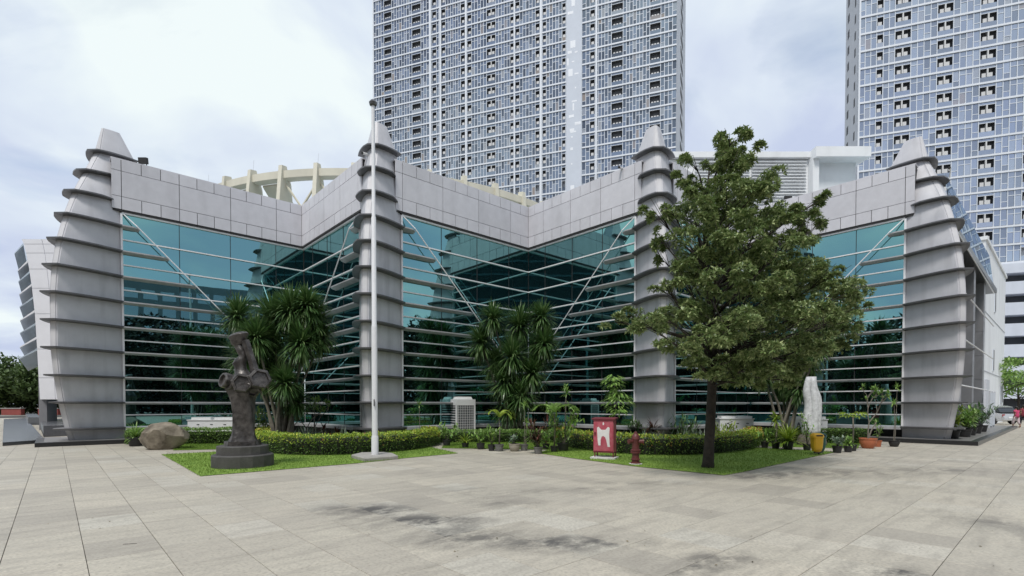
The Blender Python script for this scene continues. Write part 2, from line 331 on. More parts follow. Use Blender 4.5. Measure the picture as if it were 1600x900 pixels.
# ------------------------------------------------------------------ the exhibition hall with its four finned corner piers
hall = thing('exhibition_hall', 'zigzag grey hall with teal glass walls and four pointed finned corner piers', 'building', (0.5, 27, 0))
UP = V(0, 0, 1)
A = V(-10.96, 26.76, 0); PER = V(11.83, 0.24, 0); B = A + PER; C = B + PER
L1, L2 = 7.6, 6.7
Z_SILL, Z_TOP, STEP = 0.62, 9.73, 1.065
ZS = [Z_SILL + STEP * k for k in range(12)]
P_ROWS = [(9.86, 10.38), (10.40, 11.45), (11.47, 11.97)]
Z_PAR = 11.97
SHELF = 0.32
def make_wall(o, d, n, L, skip_cols=0):
    """o = glass edge at the pier, d = away from the pier, n = outward"""
    c = L / 11; cols = [0, 3 * c, 6 * c, 9 * c, L]
    zr = [0.62] + [Z_SILL + STEP * (k + .5) for k in range(9)] + [Z_TOP]
    zr = [zr[0]] + zr[1:9] + [Z_SILL + STEP * 7.5 + STEP] * 0 + [Z_TOP]
    # backing wall behind the glass
    MB().obox(o - n * 0.5, d * L, n * 0.38, UP * 11.6).build('wall', 'dark_core', hall)
    for i in range(4):
        for k in range(len(zr) - 1):
            z0, z1 = zr[k] + 0.02, zr[k + 1] - 0.02; w = cols[i + 1] - cols[i] - 0.012
            nn = (n + d * U(-1, 1) * 0.0022 + UP * U(-1, 1) * 0.0016).normalized(); xx = UP.cross(nn).normalized(); yy = nn.cross(xx)
            ctr = o + d * (cols[i] + cols[i + 1]) / 2 + UP * (z0 + z1) / 2 - n * 0.03
            hgt = z1 - z0
            ubox('glass_pane', 'facade_glass', ctr - xx * w / 2 - yy * hgt / 2 - nn * 0.012, xx * w, yy * hgt, nn * 0.024, hall)
    for z in zr[1:-1]: ubox('transom', 'white_alu', o + d * 0.0 - n * 0.04 + UP * (z - 0.024), d * (L - 0.03), n * 0.10, UP * 0.048, hall)
    ubox('head_frame', 'white_alu', o - n * 0.04 + UP * (Z_TOP - 0.035), d * (L - 0.03), n * 0.11, UP * 0.07, hall)
    ubox('jamb', 'white_alu', o - d * 0.05 - n * 0.05 + UP * 0.55, d * 0.075, n * 0.14, UP * 9.15, hall)
    for i in (1, 2, 3): ubox('mullion', 'panel_joint', o + d * (cols[i] - 0.012) - n * 0.05 + UP * 0.6, d * 0.024, n * 0.045, UP * 9.1, hall)
    # sunshade shelves, longer towards the ground
    for k in range(9):
        e = min(0.5 + 1.05 * (8 - k), L - 0.36); z = ZS[k]
        if k == 0:
            m = MB().loft([[o + d * t_ - n * 0.03 + UP * (z + .05), o + d * t_ + n * (SHELF + .1) + UP * (z + .01), o + d * t_ + n * (SHELF + .1) + UP * (z - .11), o + d * t_ - n * 0.03 + UP * (z - .13)] for t_ in (-0.02, e)])
        else:
            sec_ = lambda t_, s_=1.0: [o + d * t_ - n * 0.03 + UP * (z + .035), o + d * t_ + n * SHELF * s_ + UP * (z + .022), o + d * t_ + n * SHELF * s_ + UP * (z - .028), o + d * t_ - n * 0.03 + UP * (z - .09)]
            m = MB().loft([sec_(-0.02), sec_(e - 0.12), sec_(e + 0.1, 0.55)])
        m.build('sunshade_shelf', 'shelf_metal', hall)
    zend = 9.14 - (L - 0.5 - 0.5) / 1.05 * STEP
    MB().tube([o + d * 0.04 + n * 0.06 + UP * 9.7, o + d * 0.5 + n * 0.30 + UP * 9.2, o + d * (L - 0.5) + n * 0.34 + UP * zend], 0.025, 6).build('diagonal_rod', 'white_alu', hall)
    # base wall under the glass
    MB().obox(o - n * 0.35, d * L, n * 0.2, UP * 0.58).build('base_wall', 'granite_black', hall)
    # parapet of separate panels
    MB().obox(o - d * 0.3 - n * 0.45 + UP * 9.82, d * (L + 0.3), n * 0.53, UP * (Z_PAR - 9.85)).build('parapet_backing', 'panel_joint', hall)
    g_ = 0.024
    for r_, (z0, z1) in enumerate(P_ROWS):
        edges = [i * c for i in range(12)] if r_ != 1 else [0, 3 * c, 6 * c, 9 * c, L]
        edges = [-0.34] + edges; edges[-1] = L - 0.125
        for i in range(len(edges) - 1):
            w = edges[i + 1] - edges[i] - g_
            ubox('parapet_panel', 'panel', o + d * (edges[i] + g_ / 2) + n * (0.075 + U(0, 0.004)) + UP * z0, d * w, n * 0.05, UP * (z1 - z0), hall)
    ubox('coping', 'panel', o - d * 0.34 - n * 0.46 + UP * (Z_PAR - 0.028), d * (L + 0.2), n * 0.53, UP * 0.05, hall)
    ubox('soffit_trim', 'panel_joint', o - d * 0.30 - n * 0.02 + UP * 9.775, d * (L + 0.18), n * 0.14, UP * 0.045, hall)
DZ = [(0, .25), (.62, .47), (1.69, .73), (2.75, .9), (3.8, 1.0), (5.9, .99), (7.0, .89), (8.08, .685), (9.14, .37), (10.2, -.04), (11.27, -.6), (12.33, -1.12), (13.5, -1.6)]
def interp(T, z):
    for (a, b_), (c, d_) in zip(T, T[1:]):
        if z <= c: return b_ + (d_ - b_) * (z - a) / (c - a)
    return T[-1][1]
EXT = [(0, 0), (9.5, 0), (9.9, .3), (12.33, .42), (13.5, -.30)]
INW = [(0, 0), (9.5, 0), (9.9, .06), (12.33, .08), (13.5, .2)]
DZM = [(0, .25), (.62, .47), (1.69, .73), (2.75, .9), (3.8, 1.0), (5.9, 1.0), (7.0, .93), (8.08, .78), (9.14, .56), (10.2, .28), (11.27, 0.0), (12.33, -.3), (13.5, -.6)]
def make_pier(Wl, Wr, ap0, end):
    DZ_ = DZ if end else DZM; sw = 1.3 if end else 1.08
    w = (PV - PU).normalized(); p = V(-w.y, w.x, 0); nr, nl = PV, -PU     # right face outward = PV, left face outward = -PU
    def sec(z, n=6):
        N = ap0 + w * interp(DZ_, z); s_ = 0.15 if z < 12.4 else 0.15 - 0.05 * (z - 12.4); ex, iw = interp(EXT, z), interp(INW, z)
        fb_ = max(0.0, min(1.0, (z - 9.6) / (12.33 - 9.6))); Nr, Nl = N + p * s_, N - p * s_; WR = Wr.lerp(N + PU * sw, fb_) - nr * .05 * min(1, fb_ * 8); WL = Wl.lerp(N - PV * sw, fb_) - nl * .05 * min(1, fb_ * 8)
        def cur(a, b_, nm):
            mid = (a + b_) / 2; t_ = (b_ - a); nm2 = V(-t_.y, t_.x, 0).normalized(); 
            if nm2.dot(w) < 0: nm2 = -nm2
            cp = mid + nm2 * 0.16 * min(1, t_.length / 1.5)
            return [a * (1 - f) ** 2 + cp * 2 * f * (1 - f) + b_ * f * f for f in [i / n for i in range(n + 1)]]
        return cur(WL, Nl, nl), cur(Nr, WR, nr), WL, WR
    zs = [0.14] + [0.62 + 0.5325 * i for i in range(22)] + [12.33, 12.335, 12.9, 13.5]
    rings = []; cc0 = None
    for z in zs:
        zq = min(z, 12.33); l, r_, WL, WR = sec(zq); rg_ = [q for q in [WL - nl * .7 - w * 0.1] + l + r_ + [WR - nr * .7 - w * 0.1]]
        if z > 12.33:
            f = 1 - .56 * (z - 12.33) / 1.17; cc0 = ap0 + w * (interp(DZ_, 12.33) - .5); rg_ = [cc0 + (q - cc0) * f for q in rg_]
        rings.append([q + UP * z for q in rg_])
    pier = MB().loft(rings).build('corner_pier', 'pier', hall, auto=28)
    ns = MB(); rr = []
    for z in zs:
        l, r_, _, _ = sec(min(z, 12.33)); a, b_ = l[-1], r_[0]
        if z > 12.33: f = 1 - .56 * (z - 12.33) / 1.17; a, b_ = cc0 + (a - cc0) * f, cc0 + (b_ - cc0) * f
        a2 = a + (b_ - a) * 0.2; b2 = b_ - (b_ - a) * 0.2
        rr.append([a2 - w * 0.05 + UP * z, a2 + w * 0.022 + UP * z, b2 + w * 0.022 + UP * z, b2 - w * 0.05 + UP * z])
    ns.loft(rr).build('nose_strip', 'nose_metal', pier)
    for k in range(12):
        z = ZS[k]; l, r_, WL, WR = sec(z); base = l + r_; n = len(base); half = n // 2
        outl = []
        for i, q in enumerate(base):
            a, b_ = base[max(i - 1, 0)], base[min(i + 1, n - 1)]; t_ = (b_ - a); nm = V(t_.y, -t_.x, 0).normalized()
            if nm.dot(w) < -0.2: nm = -nm
            f = abs(i - (n - 1) / 2) / ((n - 1) / 2)           # 0 nose, 1 glass edge
            off = 0.30 - 0.02 * f
            if i == 0 and k < 9: nm = nl; off = SHELF + (.1 if k == 0 else 0)
            elif i == n - 1 and k < 9: nm = nr; off = SHELF + (.1 if k == 0 else 0)
            elif k in (9, 10) and f > 0.55: off = 0.30 * max(0.0, 1 - (f - 0.55) / 0.45) + 0.0
            elif k == 0: off += .08
            elif k == 11: off = 0.28 - 0.03 * f
            outl.append(q + nm * off)
        m = MB(); secs = []
        for q, o_ in zip(base, outl):
            i_ = q - (o_ - q) * 0.15 if (o_ - q).length > .02 else q
            secs.append([i_ + UP * (z + 0.045), o_ + UP * (z + 0.025), o_ + UP * (z - 0.03), q + (o_ - q) * 0.6 + UP * (z - 0.035), i_ + UP * (z - 0.07)])
        m.loft(secs).build('fin', 'fin_metal', pier)
    return pier
corners = [A, B, C]
W = {}
W[1] = (None, A - PU * L1); W[2] = (A + PV * L2, B - PU * L1); W[3] = (B + PV * L2, C - PU * L1); W[4] = (C + PV * L2, None)
def apex(Wl, Wr):
    dlt = Wr - Wl; return Wl + PV * dlt.dot(PV)
ap1 = W[1][1] - PU * 1.5; W[1] = (ap1 - PV * 1.3, W[1][1])
ap4 = W[4][0] + PV * 1.3; W[4] = (W[4][0], ap4 + PU * 1.5)
for k, c in enumerate(corners):
    make_wall(W[k + 1][1], PU, PV, L1)
    make_wall(W[k + 2][0], -PV, -PU, L2)
for k in range(1, 5):
    Wl, Wr = W[k]; make_pier(Wl, Wr, apex(Wl, Wr), k in (1, 4))
# roof deck and the body behind
roofp = [W[1][0], ap1 + V(0, .8, 0), W[1][1], A, W[2][0], W[2][1], B, W[3][0], W[3][1], C, W[4][0], ap4 + V(0, .8, 0), W[4][1], W[4][1] + PU * 19, V(20, 62, 0), V(-22, 62, 0), W[1][0] - PV * 14]
cen = V(0, 40, 0)
rp_ = [q + (cen - q).normalized() * 0.55 for q in roofp]
MB().prism(rp_, 11.0, 11.2).build('roof', 'roof_grey', hall)
# right flank: glazed band over a recessed colonnade, then left flank
o, d, n = W[4][1], PU, PV
for i in range(9):
    for r_, (z0, z1) in enumerate(((9.6, 10.4), (10.42, 11.2), (11.22, 11.9))):
        nn = (n + UP * (0.12 + U(-.004, .004))).normalized(); xx = UP.cross(nn).normalized(); yy = nn.cross(xx)
        ubox('glass_pane', 'flank_glass' if 'flank_glass' in MATS else (glass_mat('flank_glass', (0.6, 0.68, 0.74), (0.02, 0.03, 0.035), 0.7) and 'flank_glass'), o + d * (0.4 + i * 2.05) + UP * z0 - n * (0.12 * (z0 - 9.6)) , d * 2.0, yy * (z1 - z0), nn * 0.03, hall)
MB().obox(o + d * 0.3 - n * 0.6 + UP * 9.3, d * 18.9, n * 0.75, UP * 0.28).build('edge_beam', 'granite_black', hall)
MB().obox(o + d * 0.3 - n * 3.0 + UP * 9.32, d * 18.9, n * 2.4, UP * 0.2).build('soffit', 'roof_grey', hall)
mat('grey_column', (0.2, 0.2, 0.215), 0.4, 0, 0.2, 3)
for t_ in (4.5, 9.5, 14.5):
    for z_ in range(6): ubox('column_panel', 'grey_column', o + d * t_ - n * 0.9 + UP * (0.14 + z_ * 1.53), d * 0.8, n * 0.8, UP * 1.515, hall)
for i in range(9):
    for k in range(6): ubox('glass_pane', 'facade_glass', o + d * (0.4 + i * 2.05) - n * 2.0 + UP * (0.3 + 1.5 * k), d * 2.0, n * 0.03, UP * 1.45, hall)
for k in range(7): ubox('transom', 'white_alu', o + d * 0.4 - n * 2.02 + UP * (0.24 + 1.5 * k), d * 18.6, n * 0.12, UP * 0.05, hall)
for k in range(1, 8, 2): MB().tube([o + d * 0.1 + n * .25 + UP * (9.2 - 1.1 * k + 1), o + d * 18 + n * .1 + UP * (9.2 - 1.1 * k + 1)], 0.035, 6).build('stay_rod', 'white_alu', hall)
MB().obox(o + d * 0.3 - n * 3.0, d * 18.9, n * 0.4, UP * 9.3).build('wall', 'dark_core', hall)
o, d, n = W[1][0], -PV, -PU
MB().obox(o - n * 0.9 + d * .3, d * 14, n * 0.9, UP * 9.4).build('flank_wall', 'panel', hall)
# black granite plinths
pl4 = ap4 + PV * 1.3 - PU * 1.3
MB().prism([pl4, pl4 + PU * 22, pl4 + PU * 22 - PV * 2.2, ap4 + PU * 2 - PV * .8, ap4 - PU * .2 - PV * 3.2, pl4 - PV * 5.2], -0.01, 0.16).build('plinth', 'granite_black', hall)
mat('granite_top', (0.2, 0.195, 0.19), 0.35, 0, 0.3, 30)
MB().prism([pl4 - PV * .25 + PU * .25, pl4 + PU * 21.8 - PV * .25, pl4 + PU * 21.8 - PV * 2.1, ap4 + PU * 2 - PV * .9, ap4 - PU * .3 - PV * 3.0, pl4 - PV * 5.0 + PU * .25], 0.15, 0.166).build('plinth_top', 'granite_top', hall)
pl1 = ap1 + PV * 1.3 - PU * 1.3
MB().prism([pl1, pl1 + PU * 5.2, ap1 + PU * 3.6 - PV * .3, ap1 - PV * 2.8, pl1 - PV * 4.2], -0.01, 0.16).build('plinth', 'granite_black', hall)
MB().prism([pl1 + PU * .25 - PV * .25, pl1 + PU * 5.0 - PV * .25, ap1 + PU * 3.4 - PV * .4, ap1 - PV * 2.8, pl1 - PV * 4.1 + PU * .25], 0.15, 0.166).build('plinth_top', 'granite_top', hall)
# ------------------------------------------------------------------ high-rise apartment towers
mat('slab_white', (0.68, 0.71, 0.76), 0.6, 0, 0.1, 0.5)
mat('frame_white', (0.62, 0.66, 0.72), 0.5, 0, 0.1, 0.5)
mat('tower_side', (0.62, 0.64, 0.68), 0.7, 0, 0.15, 0.3, stain=(0.3, 0.2))
mat('tower_blank', (0.55, 0.59, 0.66), 0.7, 0, 0.15, 0.3)
mat('patch_white', (0.78, 0.80, 0.84), 0.7)
mat('recess_dark', (0.10, 0.105, 0.115), 0.8, 0, 0.3, 1.0)  # lightened: slight distance haze on the towers is put into this colour
mat('ac_white', (0.6, 0.6, 0.6), 0.6)
glass_mat('tower_glass', (0.34, 0.40, 0.49), (0.05, 0.06, 0.08), 0.48, 0.05, rnd=0.28)
glass_mat('tower_glass_pale', (0.55, 0.61, 0.69), (0.13, 0.15, 0.18), 0.6, 0.06, rnd=0.2)
ED = V(0.947, -0.321, 0).normalized(); EN = V(ED.y, -ED.x, 0)            # along the face; outward towards the plaza
if EN.y > 0: EN = -EN
def s_of(P, px):
    k = (px - 800) / FPX; return (k * P.y - P.x) / (ED.x - k * ED.y)
def high_rise(P, width, z0, z1, fl, recs, pil, blank, pane_w, glass, label, zvis, twin, fz=0.0, depth=16.0, backdir=None, sub=0):
    root = thing('apartment_tower', label, 'building', tuple(P + ED * width / 2))
    bd = backdir or -EN
    body = MB(); q = [P - EN * 0.75, P + ED * width - EN * 0.75, P + ED * width + bd * depth, P + bd * depth]
    body.prism(q, z0, z1).build('core', 'tower_side', root)
    nfl = int((z1 - z0) / fl)
    # recess columns (s range) are left out of the glazing
    rc = [(s_of(P, a), s_of(P, b_), kind) for a, b_, kind in recs]
    bl = [(s_of(P, a), s_of(P, b_)) for a, b_ in blank]
    cuts = [0.0, width]
    for a, b_, _ in rc: cuts += [a, b_]
    for a, b_ in bl: cuts += [a, b_]
    cuts = sorted(c for c in cuts if -0.01 <= c <= width + .01)
    cells = []
    for a, b_ in zip(cuts, cuts[1:]):
        if b_ - a < 0.05: continue
        m = (a + b_) / 2
        if any(x <= m <= y for x, y in bl): continue
        isr = any(x <= m <= y for x, y, _ in rc)
        n = 1 if isr else max(1, round((b_ - a) / pane_w))
        for i in range(n): cells.append((a + (b_ - a) * i / n, a + (b_ - a) * (i + 1) / n, isr))
    panes = MB(); mull = MB(); trans = MB()
    for f in range(nfl):
        zb = z0 + fz + f * fl
        for ci, (a, b_, isr) in enumerate(cells):
            lo, mi, mj, hi = zb + 0.42, zb + 1.2, zb + 2.65, zb + fl
            if isr:
                panes.quad(P + ED * a + UP * lo, P + ED * b_ + UP * lo, P + ED * b_ + UP * mi, P + ED * a + UP * mi)
                panes.quad(P + ED * a + UP * mj, P + ED * b_ + UP * mj, P + ED * b_ + UP * hi, P + ED * a + UP * hi)
                trans.obox(P + ED * a + UP * (mj - .04), ED * (b_ - a), EN * 0.06, UP * 0.09)
                continue
            tt = zb + (2.25 if (ci * 7 + 3) % 3 else 1.3)
            for x, y in ((lo, tt), (tt, hi)):
                nn = EN * U(-.02, .02)
                panes.quad(P + ED * a + UP * x, P + ED * b_ + UP * x, P + ED * b_ + UP * y + nn, P + ED * a + UP * y + nn)
            trans.obox(P + ED * a + EN * 0.0 + UP * (tt - .07), ED * (b_ - a), EN * 0.06, UP * 0.11)
    for a, b_, isr in cells:
        mull.obox(P + ED * (a - .06) - EN * .02 + UP * z0, ED * 0.12, EN * 0.11, UP * (z1 - z0))
    tag(panes.build('window_panes', glass, root, recalc=False), kind='stuff')
    tag(mull.build('mullions', 'frame_white', root), kind='stuff')
    tag(trans.build('transoms', 'frame_white', root, recalc=False), kind='stuff')
    for f in range(nfl + 1):
        zb = z0 + fz + f * fl
        ubox('floor_band', 'slab_white', P - ED * 0.05 - EN * 0.7 + UP * zb, ED * (width + .1), EN * 0.9, UP * 0.32, root)
    for a, b_ in pil:
        sa, sb = s_of(P, a), s_of(P, b_)
        ubox('pilaster', 'slab_white', P + ED * sa - EN * 0.1 + UP * z0, ED * (sb - sa), EN * 0.4, UP * (z1 - z0), root)
    for a, b_ in bl:
        w_ = MB().obox(P + ED * a - EN * 0.3 + UP * z0, ED * (b_ - a), EN * 0.62, UP * (z1 - z0)).build('blank_bay', 'tower_blank', root)
        rg = random.Random(4)
        for f in range(nfl):
            if rg.random() < 0.25: continue
            for _ in range(rg.randint(1, 3)):
                x0 = a + (b_ - a) * rg.uniform(.05, .6); x1 = x0 + (b_ - a) * rg.uniform(.08, .4); zc = z0 + f * fl + rg.uniform(0, 2.5); hh = rg.choice([.35, .35, .6, 1.6])
                ubox('paint_patch', 'patch_white', P + ED * x0 + EN * 0.32 + UP * zc, ED * (x1 - x0), EN * 0.012, UP * hh, w_)
    # recesses with their condensers, only on the storeys in view
    meshes = {}
    for a, b_, kind in rc:
        wd = b_ - a; key = round(wd, 2), kind
        if key not in meshes:
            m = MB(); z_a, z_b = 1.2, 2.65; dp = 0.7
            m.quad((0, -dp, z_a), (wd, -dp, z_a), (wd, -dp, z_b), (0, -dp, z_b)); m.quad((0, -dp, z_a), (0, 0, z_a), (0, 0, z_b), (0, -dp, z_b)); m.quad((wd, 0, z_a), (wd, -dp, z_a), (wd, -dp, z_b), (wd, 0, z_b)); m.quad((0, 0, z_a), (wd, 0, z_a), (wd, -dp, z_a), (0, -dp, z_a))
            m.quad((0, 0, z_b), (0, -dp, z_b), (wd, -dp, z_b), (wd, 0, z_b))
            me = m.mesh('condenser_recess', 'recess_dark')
            ac = MB()
            if kind == 2:
                for cx in (.3, .7): ac.box(wd * cx - .28, -.55, 1.21, wd * cx + .28, -.15, 1.95)
                ac.box(wd * .5 - .1, -.3, 1.2, wd * .5 + .1, .05, 2.64)
            elif kind == 1: ac.box(wd * .5 - .3, -.55, 1.2, wd * .5 + .3, -.15, 1.9)
            else:
                for cx in (.25, .5, .75): ac.box(wd * cx - .2, -.4, 1.21, wd * cx + .2, -.02, 1.45)
            meshes[key] = (me, ac.mesh('condenser', 'ac_white'))
        me, am = meshes[key]
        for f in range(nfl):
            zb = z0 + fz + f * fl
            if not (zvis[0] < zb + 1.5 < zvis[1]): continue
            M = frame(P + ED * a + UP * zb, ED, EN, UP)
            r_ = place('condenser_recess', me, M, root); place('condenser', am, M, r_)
    return root
P1 = ap(587, 632, 134); P1.z = 0
recs1 = [(603, 615, 0), (646, 660, 0), (677, 684, 1), (691, 698, 1), (721, 728, 1), (731, 738, 1), (761, 775, 2), (797, 803, 1), (805, 812, 1), (836, 843, 1), (847, 853, 1), (877, 883, 1), (920, 928, 1), (953, 971, 0), (1012, 1029, 0)]
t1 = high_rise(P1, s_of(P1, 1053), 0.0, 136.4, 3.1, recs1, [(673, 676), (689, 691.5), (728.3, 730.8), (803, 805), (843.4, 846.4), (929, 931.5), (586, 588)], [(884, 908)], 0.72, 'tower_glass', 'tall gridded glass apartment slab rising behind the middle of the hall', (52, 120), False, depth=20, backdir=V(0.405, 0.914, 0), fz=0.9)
Q1 = P1 + ED * s_of(P1, 1053)
for f in range(17, 43):
    ubox('side_window', 'recess_dark', Q1 + V(.405, .914, 0) * 9 + V(.914, -.405, 0) * -.02 + UP * (0.9 + f * 3.1 + 1.2), V(.405, .914, 0) * 4.5, V(.914, -.405, 0) * 0.06, UP * 1.4, t1)
P2 = ap(1335, 632, 94); P2.z = 0
recs2 = [(1361, 1371.5, 1), (1389, 1414, 2), (1454, 1479, 2), (1520, 1546, 2), (1589, 1616, 2)]
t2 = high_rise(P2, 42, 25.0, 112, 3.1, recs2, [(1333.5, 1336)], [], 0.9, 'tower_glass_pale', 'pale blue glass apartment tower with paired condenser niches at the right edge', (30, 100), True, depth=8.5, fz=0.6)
for f in range(4, 28):
    for y_, w_ in ((2.2, .7), (6.2, 1.0)):
        ubox('side_window', 'recess_dark', P2 - EN * y_ - ED * 0.03 + UP * (25.6 + f * 3.1 + 1.0), -EN * w_, ED * 0.06, UP * 1.5, t2)
# car park podium under the right tower
mat('podium_white', (0.62, 0.66, 0.74), 0.7, 0, 0.15, 0.4, stain=(0.4, 0.2))
pod = thing('car_park', 'white banded car park podium with dark open decks under the right tower', 'building', tuple(P2 + ED * 20))
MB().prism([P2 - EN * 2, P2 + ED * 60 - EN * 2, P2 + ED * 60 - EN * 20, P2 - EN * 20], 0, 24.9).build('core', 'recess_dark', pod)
for k in range(7):
    ubox('deck_band', 'podium_white', P2 - ED * .5 - EN * 2.2 + UP * (2.6 + 3.55 * k), ED * 61, EN * (2.8 + 0.004 * k), UP * (2.1 if k < 6 else 1.6), pod)
for k in range(12): ubox('column', 'podium_white', P2 + ED * (1 + 5 * k) - EN * 1.9, ED * 0.7, EN * 1.5, UP * 24.6, pod)

# ------------------------------------------------------------------ white louvred block behind
mat('stucco_white', (0.78, 0.80, 0.82), 0.7, 0, 0.15, 0.8, stain=(0.8, 0.25))
lb = thing('louvred_block', 'white louvred plant block with overhanging cornice behind the tree', 'building', (20, 44, 0))
Yb = 42.0
xl, xr, xm = ap(1046, 300, Yb).x, ap(1342, 300, Yb).x, ap(1262, 300, Yb).x
zt = ap(1200, 240, Yb).z
MB().box(xl, Yb, 0, xr - .3, Yb + 14, zt - 0.5).build('wall', 'stucco_white', lb)
MB().box(xl - .2, Yb - .35, zt - 0.45, xm, Yb + 14.2, zt).build('cornice', 'stucco_white', lb)
MB().box(xm + .003, Yb - 1.1, zt - 0.75, xr + .2, Yb + 14.3, zt + .05).build('cornice', 'stucco_white', lb)
MB().box(xm, Yb - .7, 0, xm + 0.5, Yb - .01, zt - .76).build('pier', 'stucco_white', lb)
n_l = 24; x0l, x1l = ap(1085, 300, Yb).x, ap(1258, 300, Yb).x
for a, b_ in ((x0l, (x0l + x1l) / 2 - .1), ((x0l + x1l) / 2 + .1, x1l)):
    for i in range(n_l):
        z = zt - 0.62 - 0.26 * i
        MB().add([(a, Yb - .02, z), (b_, Yb - .02, z), (b_, Yb - .22, z - .13), (a, Yb - .22, z - .13), (a, Yb - .02, z - .03), (b_, Yb - .02, z - .03), (b_, Yb - .22, z - .16), (a, Yb - .22, z - .16)], []) 
        m = MB(); m.loft([[V(x, Yb - .02, z), V(x, Yb - .22, z - .13), V(x, Yb - .22, z - .16), V(x, Yb - .02, z - .03)] for x in (a, b_)]); m.build('louvre_slat', 'stucco_white', lb)
# ------------------------------------------------------------------ cream ring frame on the roof
mat('cream', (0.66, 0.635, 0.53), 0.7, 0, 0.2, 1.2, stain=(0.8, 0.2))
mat('pale_blue', (0.36, 0.62, 0.74), 0.5, 0, 0.1, 1)
mat('net_grey', (0.55, 0.57, 0.62), 0.8)
ring = thing('roof_ring', 'cream concrete ring frame with fins and cross braces on the hall roof', 'roof frame', (-10.7, 48.6, 11.2))
rc_, RR, zr0, zr1 = V(-10.7, 48.6, 0), 17.5, 15.55, 16.0
nseg = 48
def rpt(a, r, z): return rc_ + V(r * cos(a), r * sin(a), z)
for i in range(nseg):
    a0, a1 = 2 * pi * i / nseg + .06, 2 * pi * (i + 1) / nseg + .06
    if sin((a0 + a1) / 2) > 0.55: continue
    n_ = 4; secs = []
    for j in range(n_ + 1):
        a = a0 + (a1 - a0) * j / n_; secs.append([rpt(a, RR, zr0), rpt(a, RR, zr1), rpt(a, RR - .6, zr1), rpt(a, RR - .6, zr0)])
    MB().loft(secs).build('ring_beam', 'cream', ring)
    # radial fin post, wider at the top inside
    t_ = V(-sin(a0), cos(a0), 0) * 0.12
    m = MB(); prof = [(RR + .75, 11.0), (RR + .1, 16.3), (RR - .35, 16.4), (RR - .8, 15.4), (RR - 1.3, 11.0)]
    m.loft([[rpt(a0, r, z) + t_ * s_ for r, z in prof] for s_ in (-1, 1)]); m.build('fin_post', 'cream', ring)
    amid = (a0 + a1) / 2
    if cos(amid) > -0.26:
        for (za, zb) in ((12.2, 15.4), (15.4, 12.2)):
            MB().tube([rpt(a0, RR - .3, za), rpt(a1, RR - .3, zb)], 0.075, 6).build('cross_brace', 'cream', ring)
    else:
        MB().loft([[rpt(a0 + .02, RR - .62, 15.45), rpt(a1 - .02, RR - .62, 15.45), rpt(a1 - .02, RR - 2.2, 14.0), rpt(a0 + .02, RR - 2.2, 14.0)], [rpt(a0 + .02, RR - .62, 15.55), rpt(a1 - .02, RR - .62, 15.55), rpt(a1 - .02, RR - 2.2, 14.12), rpt(a0 + .02, RR - 2.2, 14.12)]]).build('sloped_panel', 'cream', ring)
    if i % 2: MB().tube([rpt(a0, RR - .2, 16.3), rpt(a0 + .004, RR - .2, 17.0)], 0.009, 4).build('rod', 'net_grey', ring)
drum = MB(); secs = []
for z, r in ((11.1, 14.6), (13.3, 14.6), (13.7, 14.9), (13.95, 14.9)): secs.append([rpt(2 * pi * i / 48, r, z) for i in range(48)])
drum.loft(secs).build('drum', 'net_grey', ring, auto=30)
MB().loft([[rpt(2 * pi * i / 48, r, z) for i in range(48)] for r, z in ((17.0, 11.15), (16.9, 12.05), (16.5, 12.15), (14.5, 12.2))]).build('blue_upstand', 'pale_blue', ring, auto=30)

# ------------------------------------------------------------------ annex at the right flank
an = thing('annex_building', 'plain white annex block with slit windows behind the rightmost pier', 'building', tuple(W[4][1] + PU * 24))
o, d, n = W[4][1] + PU * 19.6 - PV * 0.5, PU, PV
MB().prism([o, o + d * 16.5, o + d * 16.5 - n * 10, o - n * 10], 0, 13.2).build('wall', 'stucco_white', an)
ubox('coping', 'stucco_white', o - d * .1 - n * 10 + UP * 13.2, d * 16.7, n * 10.1, UP * 0.25, an)
for t_, z_ in ((6.5, 9.0), (6.0, 4.3), (12.8, 1.6), (14.2, 1.8)):
    w_ = ubox('window', 'frame_white', o + d * t_ - n * .02 + UP * (z_ - .08), d * 0.76, n * 0.08, UP * 1.76, an); ubox('pane', 'recess_dark', o + d * (t_ + .08) + n * .05 + UP * z_, d * 0.6, n * 0.02, UP * 1.6, w_)
for z_ in (4.0, 8.2): ubox('string_line', 'net_grey', o + n * .003 + UP * z_, d * 16.5, n * 0.03, UP * 0.05, an)
ubox('door_frame', 'net_grey', o + d * .6 + n * .003, d * 2.2, n * 0.12, UP * 3.4, an)
b4 = o - n * 2.4 - d * 2
MB().prism([b4, b4 + d * 4, b4 + d * 4 - n * 4, b4 - n * 4], 13.45, 16.4).build('roof_box', 'pale_blue', an)
ubox('box_rim', 'pale_blue', b4 - n * 4.2 - d * .2 + UP * 16.4, d * 4.4, n * 4.4, UP * 0.3, an)
gt = thing('metal_gate', 'pale grey sheet metal gate beside the annex', 'gate', tuple(W[4][1] + PU * 16 + PV * .2))
go = W[4][1] + PU * 13.5 + PV * .3
for i in range(2):
    ubox('leaf', 'frame_white', go + PU * (i * 1.55 + .04) + UP * .25, PU * 1.46, PV * 0.05, UP * 2.1, gt)
for i in range(3): ubox('post', 'net_grey', go + PU * (i * 1.55 - .04) - PV * .015 + UP * .15, PU * .07, PV * .08, UP * 2.3, gt)

